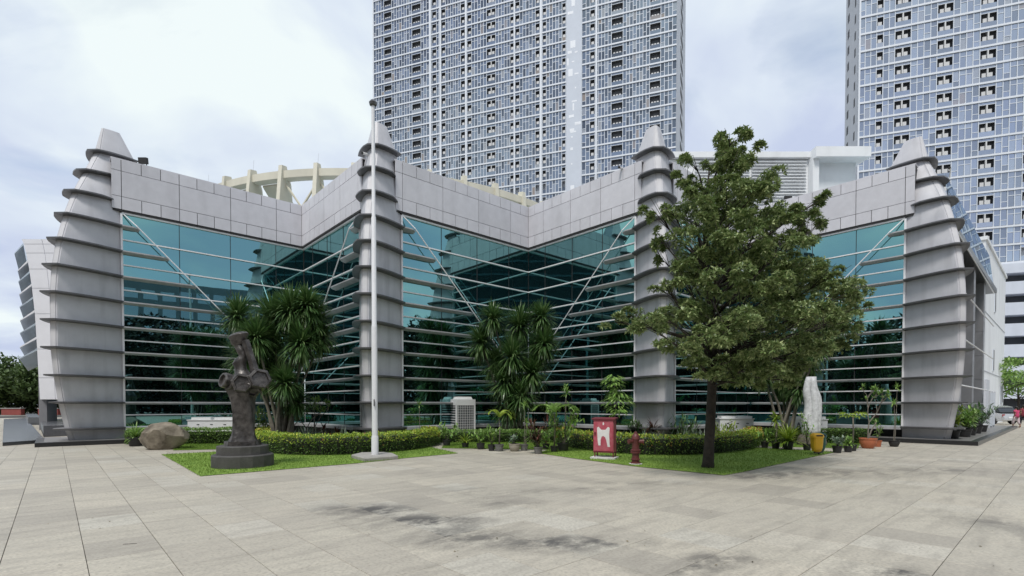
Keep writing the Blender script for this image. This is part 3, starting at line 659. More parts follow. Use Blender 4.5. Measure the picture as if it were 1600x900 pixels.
# ------------------------------------------------------------------ curved wing at the far left
wing = thing('curved_wing', 'white panelled wing with leaning curved edge and blue sunshade blades at far left', 'building', (-27, 36, 0))
Yw = 31.0
prof = [(34, 373), (37, 381), (41, 395), (45.5, 420), (50, 450), (54.5, 490), (58, 545), (60.5, 590), (62.5, 624)]
pp = [ap(x, y, Yw) for x, y in prof]
back = V(-0.672, 0.741, 0)
mat('wing_panel', (0.74, 0.74, 0.78), 0.45, 0, 0.15, 1.5)
mat('blade_blue', (0.52, 0.60, 0.68), 0.25, 0.3, 0.2, 1.0)
xr_ = -25.6
for i in range(len(pp) - 1):
    a, b_ = pp[i], pp[i + 1]; g_ = 0.025
    for f0, f1 in ((0.0, 0.28), (0.28, 0.64), (0.64, 1.0)):
        qa = [V(a.x + (xr_ - a.x) * f + (g_ if f == f0 and f else 0), Yw, a.z - g_) for f in (f0, f1)]; qb = [V(b_.x + (xr_ - b_.x) * f + (g_ if f == f0 and f else 0), Yw, b_.z) for f in (f0, f1)]
        m = MB().loft([[qa[0], qa[1], qb[1], qb[0]], [q + V(0, .1, 0) for q in (qa[0], qa[1], qb[1], qb[0])]]); m.build('wall_panel', 'wing_panel', wing)
m = MB().loft([[q + V(.02, .06, 0) for q in pp] + [V(xr_, Yw + .06, pp[-1].z), V(xr_, Yw + .06, pp[0].z)], [q + V(.02, 0, 0) + back * 16 for q in pp] + [V(xr_, Yw, pp[-1].z) + back * 16, V(xr_, Yw, pp[0].z) + back * 16]]); m.build('body', 'blade_blue', wing)
tips = [(33, 398), (29, 425), (30, 442), (31, 462), (32, 482), (32.5, 503), (33.5, 523), (35, 545), (36, 563)]
for i, (x, y) in enumerate(tips):
    z = ap(x, y, Yw).z + 0.75; f = min(1, max(0, (pp[0].z - z) / (pp[0].z - pp[-1].z)))
    for a, b_ in zip(pp, pp[1:]):
        if b_.z <= z <= a.z: root_ = a + (b_ - a) * ((a.z - z) / (a.z - b_.z)); break
    w_ = 0.55 + .07 * i; o2 = root_ + back * 0.15
    MB().loft([[o2, o2 + V(-w_, 0.0, -.62), o2 + V(-w_, 0, -.67), o2 + V(0, 0, -.14)], [q + back * 15 for q in (o2, o2 + V(-w_, 0.0, -.62), o2 + V(-w_, 0, -.67), o2 + V(0, 0, -.14))]]).build('sunshade_blade', 'blade_blue' if i % 2 == 0 else 'wing_panel', wing)
MB().box(-28.0, Yw + .8, 0.1, -25.7, Yw + 9, pp[-1].z - .01).build('glass_base', 'facade_glass', wing)
MB().box(pp[-1].x - .55, Yw + .5, 0, pp[-1].x - .05, Yw + 1.2, pp[-1].z + 2.2).build('column', 'grey_column', wing)
def slab(pxs, z1, name, label):
    pts = [gp(x, y) for x, y in pxs]; s = MB().prism(pts, -0.01, z1).build(name, 'granite_wet' if 'granite_wet' in MATS else mat('granite_wet', (0.10, 0.105, 0.115), 0.22, 0, 0.4, 12, spec=0.7)); tag(s, label, 'plinth', 'granite plinths by the left wing'); return s
slab([(4, 697), (70, 692), (40, 655), (6, 657)], 0.14, 'granite_plinth', 'long low polished granite slab at the far left of the plaza')
slab([(68, 683), (110, 681), (112, 664), (62, 668)], 0.55, 'granite_plinth', 'taller dark granite block beside the leftmost pier')
slab([(44, 664), (62, 664), (58, 655), (40, 655)], 0.6, 'granite_plinth', 'small dark granite block under the column of the curved wing')
# ------------------------------------------------------------------ lawns
mat('lawn', (0.14, 0.24, 0.028), 0.9, 0, 1, 1.2, col2=(0.20, 0.30, 0.045), bump=0.6, bscale=60)
mat('blade_grass', (0.1, 0.2, 0.03), 0.8, island=[(0.07, 0.15, 0.016), (0.12, 0.22, 0.025), (0.20, 0.29, 0.05), (0.10, 0.19, 0.02)], trans=0.25)
mat('soil', (0.06, 0.045, 0.032), 0.95, bump=0.5)
def inside(p, poly):
    c = False; n = len(poly)
    for i in range(n):
        a, b_ = poly[i], poly[(i + 1) % n]
        if (a.y > p.y) != (b_.y > p.y) and p.x < (b_.x - a.x) * (p.y - a.y) / (b_.y - a.y) + a.x: c = not c
    return c
lawns = {'left': [(253, 710.5), (313, 744.5), (440, 734), (560, 724), (640, 715.5), (716, 708.5), (668, 698), (560, 690), (420, 694), (380, 704)],
         'right': [(838, 708), (900, 717), (1000, 730), (1131, 743), (1160, 738), (1306, 706.5), (1180, 700), (1100, 692), (980, 690), (890, 695)],
         'strip_left': [(270, 704), (372, 701.5), (372, 690), (285, 694)], 'strip_mid': [(690, 700.5), (860, 703), (880, 690), (700, 690)], 'strip_right': [(1195, 698), (1340, 701), (1345, 692), (1200, 690)]}
for nm, pl in lawns.items():
    pts = [gp(x, y) for x, y in pl]
    m = MB(); m.add([p + V(0, 0, .012) for p in pts], [tuple(range(len(pts)))]); lw = m.build('lawn', 'lawn'); tag(lw, kind='structure')
    xs, ys = [p.x for p in pts], [p.y for p in pts]; area = (max(xs) - min(xs)) * (max(ys) - min(ys)); gb = MB()
    for _ in range(int(min(45000, area * 1100))):
        p = V(U(min(xs), max(xs)), U(min(ys), max(ys)), 0.008)
        if not inside(p + V(U(-.05, .05), U(-.06, .06), 0), pts): continue
        h = U(.025, .06); dx, dy = U(-.02, .02), U(-.02, .02); a = U(0, pi); w = .006
        k = len(gb.v); gb.v += [(p.x - w * cos(a), p.y - w * sin(a), p.z), (p.x + w * cos(a), p.y + w * sin(a), p.z), (p.x + dx, p.y + dy, p.z + h)]; gb.f.append((k, k + 1, k + 2))
    g_ = gb.build('grass', 'blade_grass', recalc=False); tag(g_, {'left': 'short bright green grass around the bronze statue', 'right': 'short bright green grass around the broad tree', 'strip_left': 'narrow grass strip behind the boulder', 'strip_mid': 'narrow grass strip under the row of potted plants', 'strip_right': 'narrow grass strip beside the waste bins'}[nm], 'grass', kind='stuff')
# ------------------------------------------------------------------ bronze statue
mat('bronze', (0.035, 0.031, 0.030), 0.36, 0.35, 1, 7, col2=(0.12, 0.11, 0.105), bump=0.7, bscale=12)
mat('statue_stone', (0.075, 0.072, 0.07), 0.7, 0, 1, 5, col2=(0.05, 0.048, 0.046), bump=0.4, bscale=30)
sb_ = gpo(380, 734, .72); S = sb_.y / FPX      # metres per photo pixel here
st = thing('bronze_statue', 'dark bronze statue of gears and a raised hammer on a stepped round stone base', 'statue', tuple(sb_))
def ngon(c, r, n, z, rot=0, sq=1): return [V(c.x + r * cos(2 * pi * j / n + rot), c.y + r * sq * sin(2 * pi * j / n + rot), z) for j in range(n)]
MB().loft([ngon(sb_, .73, 16, 0), ngon(sb_, .725, 16, .30), ngon(sb_, .70, 16, .325)]).build('base_step', 'statue_stone', st)
MB().loft([ngon(sb_, .61, 16, .32), ngon(sb_, .605, 16, .53), ngon(sb_, .585, 16, .55)]).build('base_step', 'statue_stone', st)
MB().loft([ngon(sb_, .44, 8, .55, .39), ngon(sb_, .43, 8, .66, .39)]).build('foot_plate', 'bronze', st)
def P_(px, py, dy=0.0): q = ap(px, py, sb_.y); return V(q.x, sb_.y + dy, q.z)
col = MB(); rings = []
for px, py, r, rot, nlobe in ((380, 697, .40, .3, .05), (380, 690, .36, .45, .06), (380, 680, .30, .6, .05), (381, 665, .275, .9, .04), (381, 645, .265, 1.2, .04), (380, 628, .27, 1.5, .04), (379, 615, .30, 1.8, .05), (377, 605, .36, 2.0, .06), (377, 597, .36, 2.2, .05)):
    c = P_(px, py); n = 20
    rings.append([c + V((r + nlobe * cos(4 * (2 * pi * j / n) + rot * 2)) * cos(2 * pi * j / n), (r * .85 + nlobe * cos(4 * (2 * pi * j / n) + rot * 2)) * sin(2 * pi * j / n), U(-.01, .01)) for j in range(n)])
col.loft(rings).build('column', 'bronze', st, auto=50)
def hexnut(c, axis, r, h, n=6, hole=True, name='nut'):
    axis = Vector(axis).normalized(); x = axis.cross(V(0.1, .2, 1)).normalized(); y = axis.cross(x)
    rg = lambda rr, hh: [c + (x * cos(2 * pi * j / n) + y * sin(2 * pi * j / n)) * rr + axis * hh for j in range(n)]
    m = MB(); seq = [(r * .9, -h / 2), (r, -h / 2 + .03), (r, h / 2 - .03), (r * .92, h / 2)]
    if hole: seq += [(r * .72, h / 2 + .004), (r * .66, h / 2 - .06), (r * .2, h / 2 - .065)]
    m.loft([rg(a, b_) for a, b_ in seq]).build(name, 'bronze', st)
hexnut(P_(361, 596, -.15), (-.55, -.8, .25), .20, .28, 10); hexnut(P_(371, 602, -.05), (-.5, -.7, .3), .2, .4, 8)
hexnut(P_(388, 600, -.28), (.35, -.9, .15), .26, .28, 6); hexnut(P_(409, 594, -.12), (.55, -.8, .25), .28, .32, 6); hexnut(P_(398, 606, -.1), (.2, -.8, -.5), .22, .3, 6)
tor = MB()
tor.loft([ngon(P_(x, y), r, 11, P_(x, y).z, rot, .85) for x, y, r, rot in ((381, 600, .34, 0), (380, 590, .28, .3), (379, 582, .19, .6), (376, 575, .15, .9), (374, 569, .17, 1.2), (376, 562, .15, 1.5), (380, 556, .10, 1.8), (378, 550, .13, 2.1), (375, 544, .12, 2.4), (372, 538, .10, 2.7), (370, 533, .15, 3.0), (371, 527, .17, 3.2))]).build('figure', 'bronze', st, auto=35)
am = MB().tube([P_(401, 585, -.05), P_(397, 570, -.05), P_(391, 548, -.08), P_(386, 533, -.08)], [.13, .11, .1, .11], 6); am.build('arm', 'bronze', st)
hd = MB(); h0, h1 = P_(361, 524, -.12), P_(389, 528, .02)
ax = (h1 - h0).normalized(); upv = V(0, 0, 1); sdv = ax.cross(upv).normalized()
hd.loft([[P_(374, 526) + V(-.02 + .25 * r * cos(2 * pi * k / 14), .17 * r * sin(2 * pi * k / 14), z + .06 * r * cos(2 * pi * k / 14)) for k in range(14)] for r, z in ((.5, -.22), (.75, -.16), (.85, -.05), (1.0, 0), (1.02, .03), (.85, .075), (.55, .10), (.15, .11))]); hd.build('hammer_head', 'bronze', st, auto=35)
# ------------------------------------------------------------------ boulder
mat('boulder_rock', (0.26, 0.225, 0.175), 0.85, 0, 1, 3.0, col2=(0.085, 0.07, 0.05), bump=0.8, bscale=10)
bc = gpo(256, 704, .5)
import mathutils.noise as mn
bm = bmesh.new(); bmesh.ops.create_icosphere(bm, subdivisions=4, radius=1)
planes = [V(.75, -.6, .35), V(-.5, -.7, .55), V(.1, -.45, .9), V(-.85, -.2, .4), V(.2, -.95, -.25), V(.9, .1, .35), V(-.4, .3, .85), V(.5, .4, .75), V(-.6, -.75, -.2), V(0, 1, .1), V(.6, -.7, -.35)]
lim = [.64, .70, .62, .74, .62, .78, .66, .68, .72, .85, .66]
for v in bm.verts:
    p = v.co.copy(); s_ = 1.0
    for pn, l_ in zip(planes, lim):
        q = p.dot(pn.normalized())
        if q > 0: s_ = min(s_, l_ / q)
    p = p * min(1, s_); p += p.normalized() * (mn.noise(p * 2.3) * .025 + mn.noise(p * 7) * .014)
    v.co = V(p.x * .87 + .05 * p.z, p.y * .66, p.z * .60)
zmin = min(v.co.z for v in bm.verts)
for v in bm.verts: v.co = v.co + bc + V(0, 0, -zmin - .06)
me = bpy.data.meshes.new('boulder'); bm.to_mesh(me); bm.free(); me.materials.append(MATS['boulder_rock'])
for p in me.polygons: p.use_smooth = True
me.set_sharp_from_angle(angle=R(11))
tag(place('boulder', me), 'large faceted brown boulder on the paving near the leftmost pier', 'boulder')
# ------------------------------------------------------------------ flagpole
mat('pole_white', (0.72, 0.73, 0.76), 0.4, 0, 0.15, 3)
mat('concrete', (0.36, 0.345, 0.32), 0.85, 0, 0.6, 5, bump=0.4)
fb = gp(586, 716); fp = thing('flagpole', 'tall white flagpole on a rough concrete pad in front of the hall', 'flagpole', tuple(fb))
pad = [gp(x, y) for x, y in ((549, 716), (570, 722), (592, 720), (622, 717.5), (613, 713), (600, 711.5), (565, 712))]
MB().loft([[p + V(0, 0, -.01) for p in pad], [p + V(0, 0, .09) for p in pad], [p * .97 + fb * .03 + V(0, 0, .11) for p in pad]]).build('pad', 'concrete', fp)
zt_ = ap(587, 166, fb.y).z
MB().lathe(fb, [(.105, .1), (.105, .62), (.098, .66)], 14).build('sleeve', 'pole_white', fp, auto=40)
MB().lathe(fb, [(.088, .6), (.085, 3.9), (.083, 3.92), (.073, 3.95), (.07, 7.1), (.055, 7.14), (.05, zt_)], 14).build('pole', 'pole_white', fp, auto=40)
MB().lathe(fb, [(.03, zt_), (.10, zt_ + .03), (.12, zt_ + .10), (.07, zt_ + .17), (.02, zt_ + .19)], 12).build('cap', 'fin_metal', fp, auto=40)
MB().bar(fb + V(.02, -.13, 1.55), fb + V(.02, -.13, 1.75), .03).build('cleat', 'fin_metal', fp)
MB().bar(fb + V(.0, -.08, 1.62), fb + V(.02, -.14, 1.62), .03).build('cleat_arm', 'fin_metal', fp)
# ------------------------------------------------------------------ red cabinet
mat('red_paint', (0.40, 0.055, 0.09), 0.55, 0, 1, 6, col2=(0.46, 0.13, 0.16), bump=0.15, stain=(4, .35))
mat('red_edge', (0.15, 0.02, 0.03), 0.6)
mat('mark_white', (0.72, 0.70, 0.70), 0.7, 0, 0.3, 8)
cb = gp(941, 718); ca = R(-26); cx, cy = V(cos(ca), sin(ca), 0), V(-sin(ca), cos(ca), 0); cb = cb + cy * .12
cab = thing('red_cabinet', 'red metal cabinet with a white tooth-like M mark on the right lawn', 'cabinet', tuple(cb))
wd, dp = .60, .30
cz0, cz1 = .22, 1.16
q = lambda x, y, z: cb + cx * x + cy * y + UP * z
MB().obox(q(-wd / 2, 0, cz0), cx * wd, cy * dp, UP * (cz1 - cz0)).build('body', 'red_paint', cab)
MB().obox(q(-wd / 2 + .015, -.018, cz0 + .02), cx * (wd - .03), cy * .017, UP * (cz1 - cz0 - .04)).build('door', 'red_paint', cab)
MB().loft([[q(-wd / 2 - .05, -.06, cz1), q(wd / 2 + .05, -.06, cz1), q(wd / 2 + .05, dp + .04, cz1), q(-wd / 2 - .05, dp + .04, cz1)], [q(-wd / 2 - .05, -.06, cz1 + .03), q(wd / 2 + .05, -.06, cz1 + .03), q(wd / 2 + .05, dp + .04, cz1 + .06), q(-wd / 2 - .05, dp + .04, cz1 + .06)]]).build('top', 'red_edge', cab)
MB().obox(q(-wd / 2 - .01, -.01, cz0 - .03), cx * (wd + .02), cy * (dp + .02), UP * .028).build('bottom_rail', 'red_edge', cab)
for x in (-wd / 2 + .02, wd / 2 - .03):
    for y in (.01, dp - .03): MB().obox(q(x, y, .05), cx * .03, cy * .03, UP * (cz0 - .07)).build('leg', 'red_edge', cab)
MB().loft([[q(x, y, z) for x, y in ((-.36, -.14), (.1, -.17), (.36, -.1), (.37, .34), (-.36, .36))] for z in (-.01, .06)]).build('footing', 'mark_white', cab)
MB().obox(q(-wd / 2 + .03, -.05, .72), cx * .05, cy * .03, UP * .07).build('handle', 'red_edge', cab)
ms = [(-.19, .92), (-.145, .95), (-.06, .86), (.06, .86), (.14, .95), (.19, .92), (.175, .72), (.19, .46), (.20, .36), (.13, .37), (.09, .55), (.06, .64), (0, .68), (-.05, .66), (-.08, .56), (-.08, .40), (-.15, .40), (-.17, .55), (-.18, .72)]
m = MB(); m.loft([[q(x, -.0195, z) for x, z in ms], [q(x, -.022, z) for x, z in ms]]); m.build('mark', 'mark_white', cab)
m = MB(); m.loft([[q(x, y_, z) for x, z in ((-.02, 1.0), (.02, 1.0), (.025, 1.05), (.0, 1.09), (-.02, 1.06))] for y_ in (-.0195, -.022)]); m.build('spot', 'mark_white', cab)
# ------------------------------------------------------------------ hydrant
mat('hydrant_red', (0.13, 0.032, 0.032), 0.5, 0, 0.6, 8, bump=0.2)
hb = gp(993, 726); hy = thing('fire_hydrant', 'dark red two-outlet fire hydrant standing on the lawn', 'hydrant', tuple(hb))
MB().lathe(hb, [(.17, 0), (.18, .03), (.12, .04)], 10).build('footing', 'mark_white', hy)
MB().lathe(hb, [(.135, .03), (.135, .07), (.10, .08), (.10, .12), (.125, .13), (.125, .16), (.095, .17), (.095, .30), (.135, .31), (.135, .345), (.12, .35), (.12, .36), (.135, .365), (.135, .40), (.1, .41), (.095, .66), (.11, .68), (.105, .74), (.08, .80), (.045, .83), (.04, .87), (.02, .88)], 16).build('barrel', 'hydrant_red', hy, auto=40)
for s_ in (-1, 1):
    MB().tube([hb + V(.07 * s_, -.02, .62), hb + V(.17 * s_, -.06, .62), hb + V(.172 * s_, -.061, .62), hb + V(.205 * s_, -.072, .62)], [.05, .05, .065, .065], 8).build('outlet', 'hydrant_red', hy, auto=40)
# ------------------------------------------------------------------ condensers
mat('ac_case', (0.70, 0.71, 0.72), 0.45, 0, 0.15, 3)
mat('ac_coil', (0.05, 0.06, 0.065), 0.6)
vb = ap(728, 676, 23.3); vb.z = 0
vrf = thing('condenser_cabinet', 'tall white air conditioner condenser with a top fan behind the hedge', 'air conditioner', tuple(vb))
va = R(30); vx, vy = V(cos(va), sin(va), 0), V(-sin(va), cos(va), 0)
ww, dd_, hh_ = 0.98, 0.76, 1.66
q = lambda x, y, z: vb + vx * x + vy * y + UP * (z + .22)
MB().obox(q(-ww / 2 + .05, .04, .05), vx * (ww - .1), vy * (dd_ - .08), UP * (hh_ - .3)).build('coil', 'ac_coil', vrf)
for x in (-ww / 2, ww / 2 - .07):
    for y in (0, dd_ - .07): MB().obox(q(x, y, 0), vx * .07, vy * .07, UP * (hh_ - .3)).build('corner_post', 'ac_case', vrf)
MB().obox(q(-ww / 2, 0, hh_ - .32), vx * ww, vy * dd_, UP * .28).build('top_case', 'ac_case', vrf)
MB().obox(q(-ww / 2, 0, -.05), vx * ww, vy * dd_, UP * .1).build('base_case', 'ac_case', vrf)
MB().loft([[q(x * (ww / 2 - .1), dd_ / 2 + y * (dd_ / 2 - .08), hh_ - .05) for x, y in ((-1, -1), (1, -1), (1, 1), (-1, 1))], [q(x * (ww / 2 - .16), dd_ / 2 + y * (dd_ / 2 - .12), hh_ + .08) for x, y in ((-1, -1), (1, -1), (1, 1), (-1, 1))]]).build('fan_shroud', 'ac_case', vrf)
for i in range(11): MB().obox(q(-ww / 2 + .07, -.012 + .02, .1 + i * .115), vx * (ww - .14), vy * .012, UP * .012).build('grille_bar', 'ac_case', vrf)
for i in range(9): MB().obox(q(-ww / 2 + .12 + i * .09, -.003, .05), vx * .012, vy * .012, UP * (hh_ - .38)).build('grille_bar', 'ac_case', vrf)
for i in range(11): MB().obox(q(-ww / 2 + .012, .07, .1 + i * .115), vx * .012, vy * (dd_ - .14), UP * .035).build('grille_bar', 'ac_case', vrf)
def low_unit(px0, px1, pytop, Y, label, rot, side=False, text=False, hbox=0.62):
    a, b_ = ap(px0, pytop, Y), ap(px1, pytop, Y); L_ = (b_.x - a.x); z1 = a.z
    r = thing('condenser_unit', label, 'air conditioner', ((a.x + b_.x) / 2, Y, 0), 'low condenser units behind the hedges')
    ra = R(rot); x_, y_ = V(cos(ra), sin(ra), 0), V(-sin(ra), cos(ra), 0); o_ = V(a.x, a.y, 0)
    f = lambda x, y, z: o_ + x_ * x + y_ * y + UP * z
    MB().obox(f(0, 0, .12), x_ * L_, y_ * .7, UP * (z1 - .12)).build('case', 'ac_case', r)
    MB().obox(f(-.03, -.03, z1), x_ * (L_ + .06), y_ * .76, UP * .035).build('lid', 'ac_case', r)
    for k in range(2): MB().obox(f(L_ * (.06 + .5 * k), .08, z1 + .036), x_ * L_ * .42, y_ * .55, UP * .10).build('fan_guard', 'ac_case', r)
    for k in range(3): MB().obox(f(L_ * (.2 + .29 * k), -.012, z1 - .2), x_ * .11, y_ * .011, UP * .035).build('grip', 'ac_coil', r)
    if side:
        MB().obox(f(L_ + .03, .06, .2), x_ * .02, y_ * .6, UP * (z1 - .3)).build('side_coil', 'ac_coil', r)
    if text:
        # the painted characters A7
        st_ = [((.30, .34), (.38, .62)), ((.38, .62), (.46, .34)), ((.33, .44), (.43, .44)), ((.50, .60), (.64, .60)), ((.64, .60), (.55, .34)), ((.70, .34), (.70, .48))]
        for (x0, z0), (x1, z1_) in st_: MB().bar(f(x0, -.004, z0 + .22), f(x1, -.004, z1_ + .22), .006, .035, up=x_ * 1.0 + UP * .3).build('painted_stroke', 'ac_coil', r)
    return r
low_unit(293, 363, 657, 22.6, 'long low white condenser behind the hedge near the boulder', 3)
low_unit(1125, 1176, 655, 22.3, 'white condenser half hidden behind the tree trunk', -4)
low_unit(1234, 1292, 656, 21.6, 'white condenser marked A7 behind the white sculpture', -2, True, True)
# ------------------------------------------------------------------ white sculpture
mat('white_stone', (0.66, 0.67, 0.69), 0.55, 0, 0.8, 7, bump=0.5, bscale=14, stain=(5, .35))
mat('rubble_stone', (0.16, 0.14, 0.11), 0.9, 0, 1, 9, col2=(0.06, 0.05, 0.04), bump=0.8)
wb = gpo(1268, 697, .3)
ws = thing('white_sculpture', 'tall white carved sculpture of two merging forms on a rubble plinth', 'sculpture', tuple(wb))
ped = MB(); ped.lathe(wb, [(.5, 0), (.52, .1), (.48, .3), (.40, .42), (.3, .44)], 12); ped.build('rubble_plinth', 'rubble_stone', ws)
zz_ = [.42, .6, .9, 1.2, 1.45, 1.7, 1.9, 2.1, 2.3, 2.5, 2.68]
def lobe(xs, rs, ys=0.0):
    rings = []
    for z, x, r in zip(zz_, xs, rs):
        c = wb + V(x, ys, z); n = 14
        rings.append([c + V(r * cos(2 * pi * j / n), r * .9 * sin(2 * pi * j / n), 0) for j in range(n)])
    return rings
MB().loft(lobe([-.14, -.16, -.15, -.13, -.10, -.12, -.18, -.22, -.20, -.16, -.10], [.2, .22, .21, .2, .18, .17, .15, .14, .13, .13, .12])).build('left_form', 'white_stone', ws, smooth=True)
MB().loft(lobe([.10, .12, .14, .16, .17, .15, .12, .06, .01, .0, .0], [.18, .2, .2, .19, .19, .2, .2, .18, .16, .14, .13], -.02)).build('right_form', 'white_stone', ws, smooth=True)
MB().loft(lobe([.0, .0, .02, .04, .04, .02, .0, -.02, -.05, -.04, -.02], [.17, .18, .17, .16, .15, .14, .13, .10, .06, .03, .02], -.12)).build('inner_form', 'white_stone', ws, smooth=True)
# ------------------------------------------------------------------ waste bins
mat('bin_yellow', (0.62, 0.36, 0.02), 0.45, 0, 0.3, 5)
mat('bin_green', (0.02, 0.09, 0.075), 0.45, 0, 0.3, 5)
mat('bin_dark', (0.02, 0.02, 0.02), 0.6)
yb = gp(1277, 711); bn = thing('twin_waste_bin', 'yellow and dark green twin waste bins on a short stand at the lawn edge', 'waste bin', tuple(yb))
for i, (dx, dy, mt) in enumerate(((-.05, -.05, 'bin_yellow'), (.16, .15, 'bin_green'))):
    c = yb + V(dx, dy, 0)
    b0 = MB().loft([[c + V(x * s_, y * s_ * .85, z) for x, y in ((-1, -.7), (-.7, -1), (.7, -1), (1, -.7), (1, .7), (.7, 1), (-.7, 1), (-1, .7))] for s_, z in ((.065, .10), (.11, .13), (.14, .25), (.15, .42), (.155, .58))]); b0.build('bin_body', mt, bn, auto=40)
    b1 = MB().loft([[c + V(x * s_, y * s_ * .85 + yo, z) for x, y in ((-1, -.7), (-.7, -1), (.7, -1), (1, -.7), (1, .7), (.7, 1), (-.7, 1), (-1, .7))] for s_, z, yo in ((.17, .56, 0), (.17, .60, 0), (.15, .66, 0), (.09, .70, .02))]); b1.build('bin_lid', mt, bn, auto=40)
    MB().obox(c + V(-.10, -.148, .60), V(.20, 0, 0), V(0, .03, 0), V(0, 0, .045)).build('slot', 'bin_dark', bn)
MB().tube([yb + V(.08, .06, 0), yb + V(.08, .06, .5)], .03, 8).build('post', 'bin_dark', bn)
MB().bar(yb + V(-.15, -.09, .09), yb + V(.3, .21, .09), .05).build('cross_bar', 'bin_dark', bn)
# ------------------------------------------------------------------ small roof fittings
def fitting(name, px, py, Y, label, cat, build):
    c = ap(px, py, Y); r = thing(name, label, cat, tuple(c)); build(c, r); return r
def cctv(c, r):
    MB().tube([c + V(.2, .2, -.25), c + V(.05, .0, -.1)], .02, 6).build('bracket', 'white_alu', r)
    MB().tube([c + V(-.16, -.2, -.05), c + V(.06, .04, -.02)], .055, 8).build('camera_body', 'white_alu', r)
    MB().tube([c + V(-.2, -.24, -.055), c + V(-.15, -.19, -.05)], .05, 8).build('lens', 'bin_dark', r)
fitting('security_camera', 575, 241, 21.4, 'small security camera beside the pier behind the flagpole', 'camera', cctv)
fitting('security_camera', 972, 263, 22.5, 'small security camera on the parapet left of the pier by the tree', 'camera', cctv)
fitting('security_camera', 1483, 264, 20.4, 'small security camera on the rightmost pier', 'camera', cctv)
def flood(c, r):
    MB().obox(c + V(-.18, -.06, -.1), V(.36, 0, 0), V(0, .14, .03), V(0, -.03, .26)).build('lamp_body', 'bin_dark', r)
    MB().tube([c + V(-.12, .05, -.42), c + V(-.12, .03, 0)], .02, 5).build('bracket', 'bin_dark', r); MB().tube([c + V(.12, .05, -.42), c + V(.12, .03, 0)], .02, 5).build('bracket', 'bin_dark', r)
fitting('floodlight', 224, 253, 22.6, 'dark floodlight on the parapet beside the leftmost pier', 'floodlight', flood)
fitting('floodlight', 1231, 312, 26.4, 'dark floodlight on the parapet just right of the tree top', 'floodlight', flood)
# ------------------------------------------------------------------ foliage
mat('bark_dark', (0.042, 0.034, 0.027), 0.9, 0, 1, 9, col2=(0.016, 0.013, 0.011), bump=0.8)
mat('bark_pale', (0.20, 0.18, 0.15), 0.85, 0, 0.6, 9, bump=0.4)
mat('leaf_tree', (.1, .1, .1), 0.42, island=[(0.085, 0.137, 0.041), (0.132, 0.203, 0.065), (0.206, 0.280, 0.104), (0.298, 0.366, 0.157), (0.103, 0.164, 0.051), (0.431, 0.483, 0.227), (0.158, 0.233, 0.077)], trans=0.22)
mat('leaf_drac', (.1, .1, .1), 0.35, island=[(0.040, 0.091, 0.025), (0.068, 0.145, 0.043), (0.122, 0.217, 0.073), (0.049, 0.109, 0.029), (0.217, 0.317, 0.122)], trans=0.15)
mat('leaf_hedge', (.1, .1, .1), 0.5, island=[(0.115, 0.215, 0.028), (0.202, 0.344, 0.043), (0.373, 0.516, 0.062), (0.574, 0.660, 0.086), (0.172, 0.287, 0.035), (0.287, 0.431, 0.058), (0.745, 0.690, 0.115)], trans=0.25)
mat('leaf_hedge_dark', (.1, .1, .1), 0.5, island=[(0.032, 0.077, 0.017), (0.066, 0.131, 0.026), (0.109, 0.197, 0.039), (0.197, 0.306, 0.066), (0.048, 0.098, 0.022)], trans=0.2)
mat('leaf_orange', (.1, .1, .1), 0.5, island=[(0.42, 0.16, 0.03), (0.45, 0.25, 0.06), (0.35, 0.06, 0.03), (0.30, 0.26, 0.05)], trans=0.25)
mat('leaf_lime', (.1, .1, .1), 0.42, island=[(0.156, 0.260, 0.026), (0.260, 0.364, 0.039), (0.364, 0.442, 0.065), (0.117, 0.195, 0.026)], trans=0.3)
mat('leaf_mid', (.1, .1, .1), 0.42, island=[(0.105, 0.225, 0.038), (0.186, 0.344, 0.066), (0.292, 0.450, 0.105), (0.080, 0.158, 0.032), (0.424, 0.582, 0.211)], trans=0.25)
mat('leaf_variegated', (.1, .1, .1), 0.45, island=[(0.130, 0.208, 0.130), (0.260, 0.338, 0.247), (0.065, 0.130, 0.065), (0.390, 0.442, 0.351)], trans=0.2)
mat('leaf_red', (.1, .1, .1), 0.45, island=[(0.10, 0.02, 0.02), (0.05, 0.05, 0.02), (0.14, 0.03, 0.03), (0.06, 0.08, 0.02)], trans=0.2)
mat('leaf_far', (.1, .1, .1), 0.6, island=[(0.039, 0.072, 0.018), (0.065, 0.111, 0.026), (0.098, 0.150, 0.039), (0.026, 0.052, 0.013)], trans=0.15)
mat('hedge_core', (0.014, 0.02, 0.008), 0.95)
mat('pot_black', (0.022, 0.022, 0.024), 0.55, 0, 0.3, 8)
mat('pot_grey', (0.16, 0.16, 0.155), 0.75, 0, 0.6, 10, bump=0.3)
mat('pot_beige', (0.36, 0.33, 0.27), 0.75, 0, 0.5, 10, bump=0.2)
mat('terracotta', (0.42, 0.13, 0.06), 0.7, 0, 0.3, 8)
def rdir(up=0.0):
    while True:
        d = V(U(-1, 1), U(-1, 1), U(-1, 1))
        if .05 < d.length < 1: break
    d.normalize(); d.z += up; return d.normalized()
def whorl(m, p, d, n, L, w, droop=0.0):
    d = d.normalized(); x = d.orthogonal().normalized(); y = d.cross(x); a0 = U(0, 6.28)
    for j in range(n):
        a = a0 + 2 * pi * j / n + U(-.25, .25); dd = (x * cos(a) + y * sin(a)) * U(.7, 1.1) + d * U(.15, .7) + V(0, 0, -droop)
        m.leaf(p, dd, L * U(.7, 1.15), w * U(.8, 1.1))
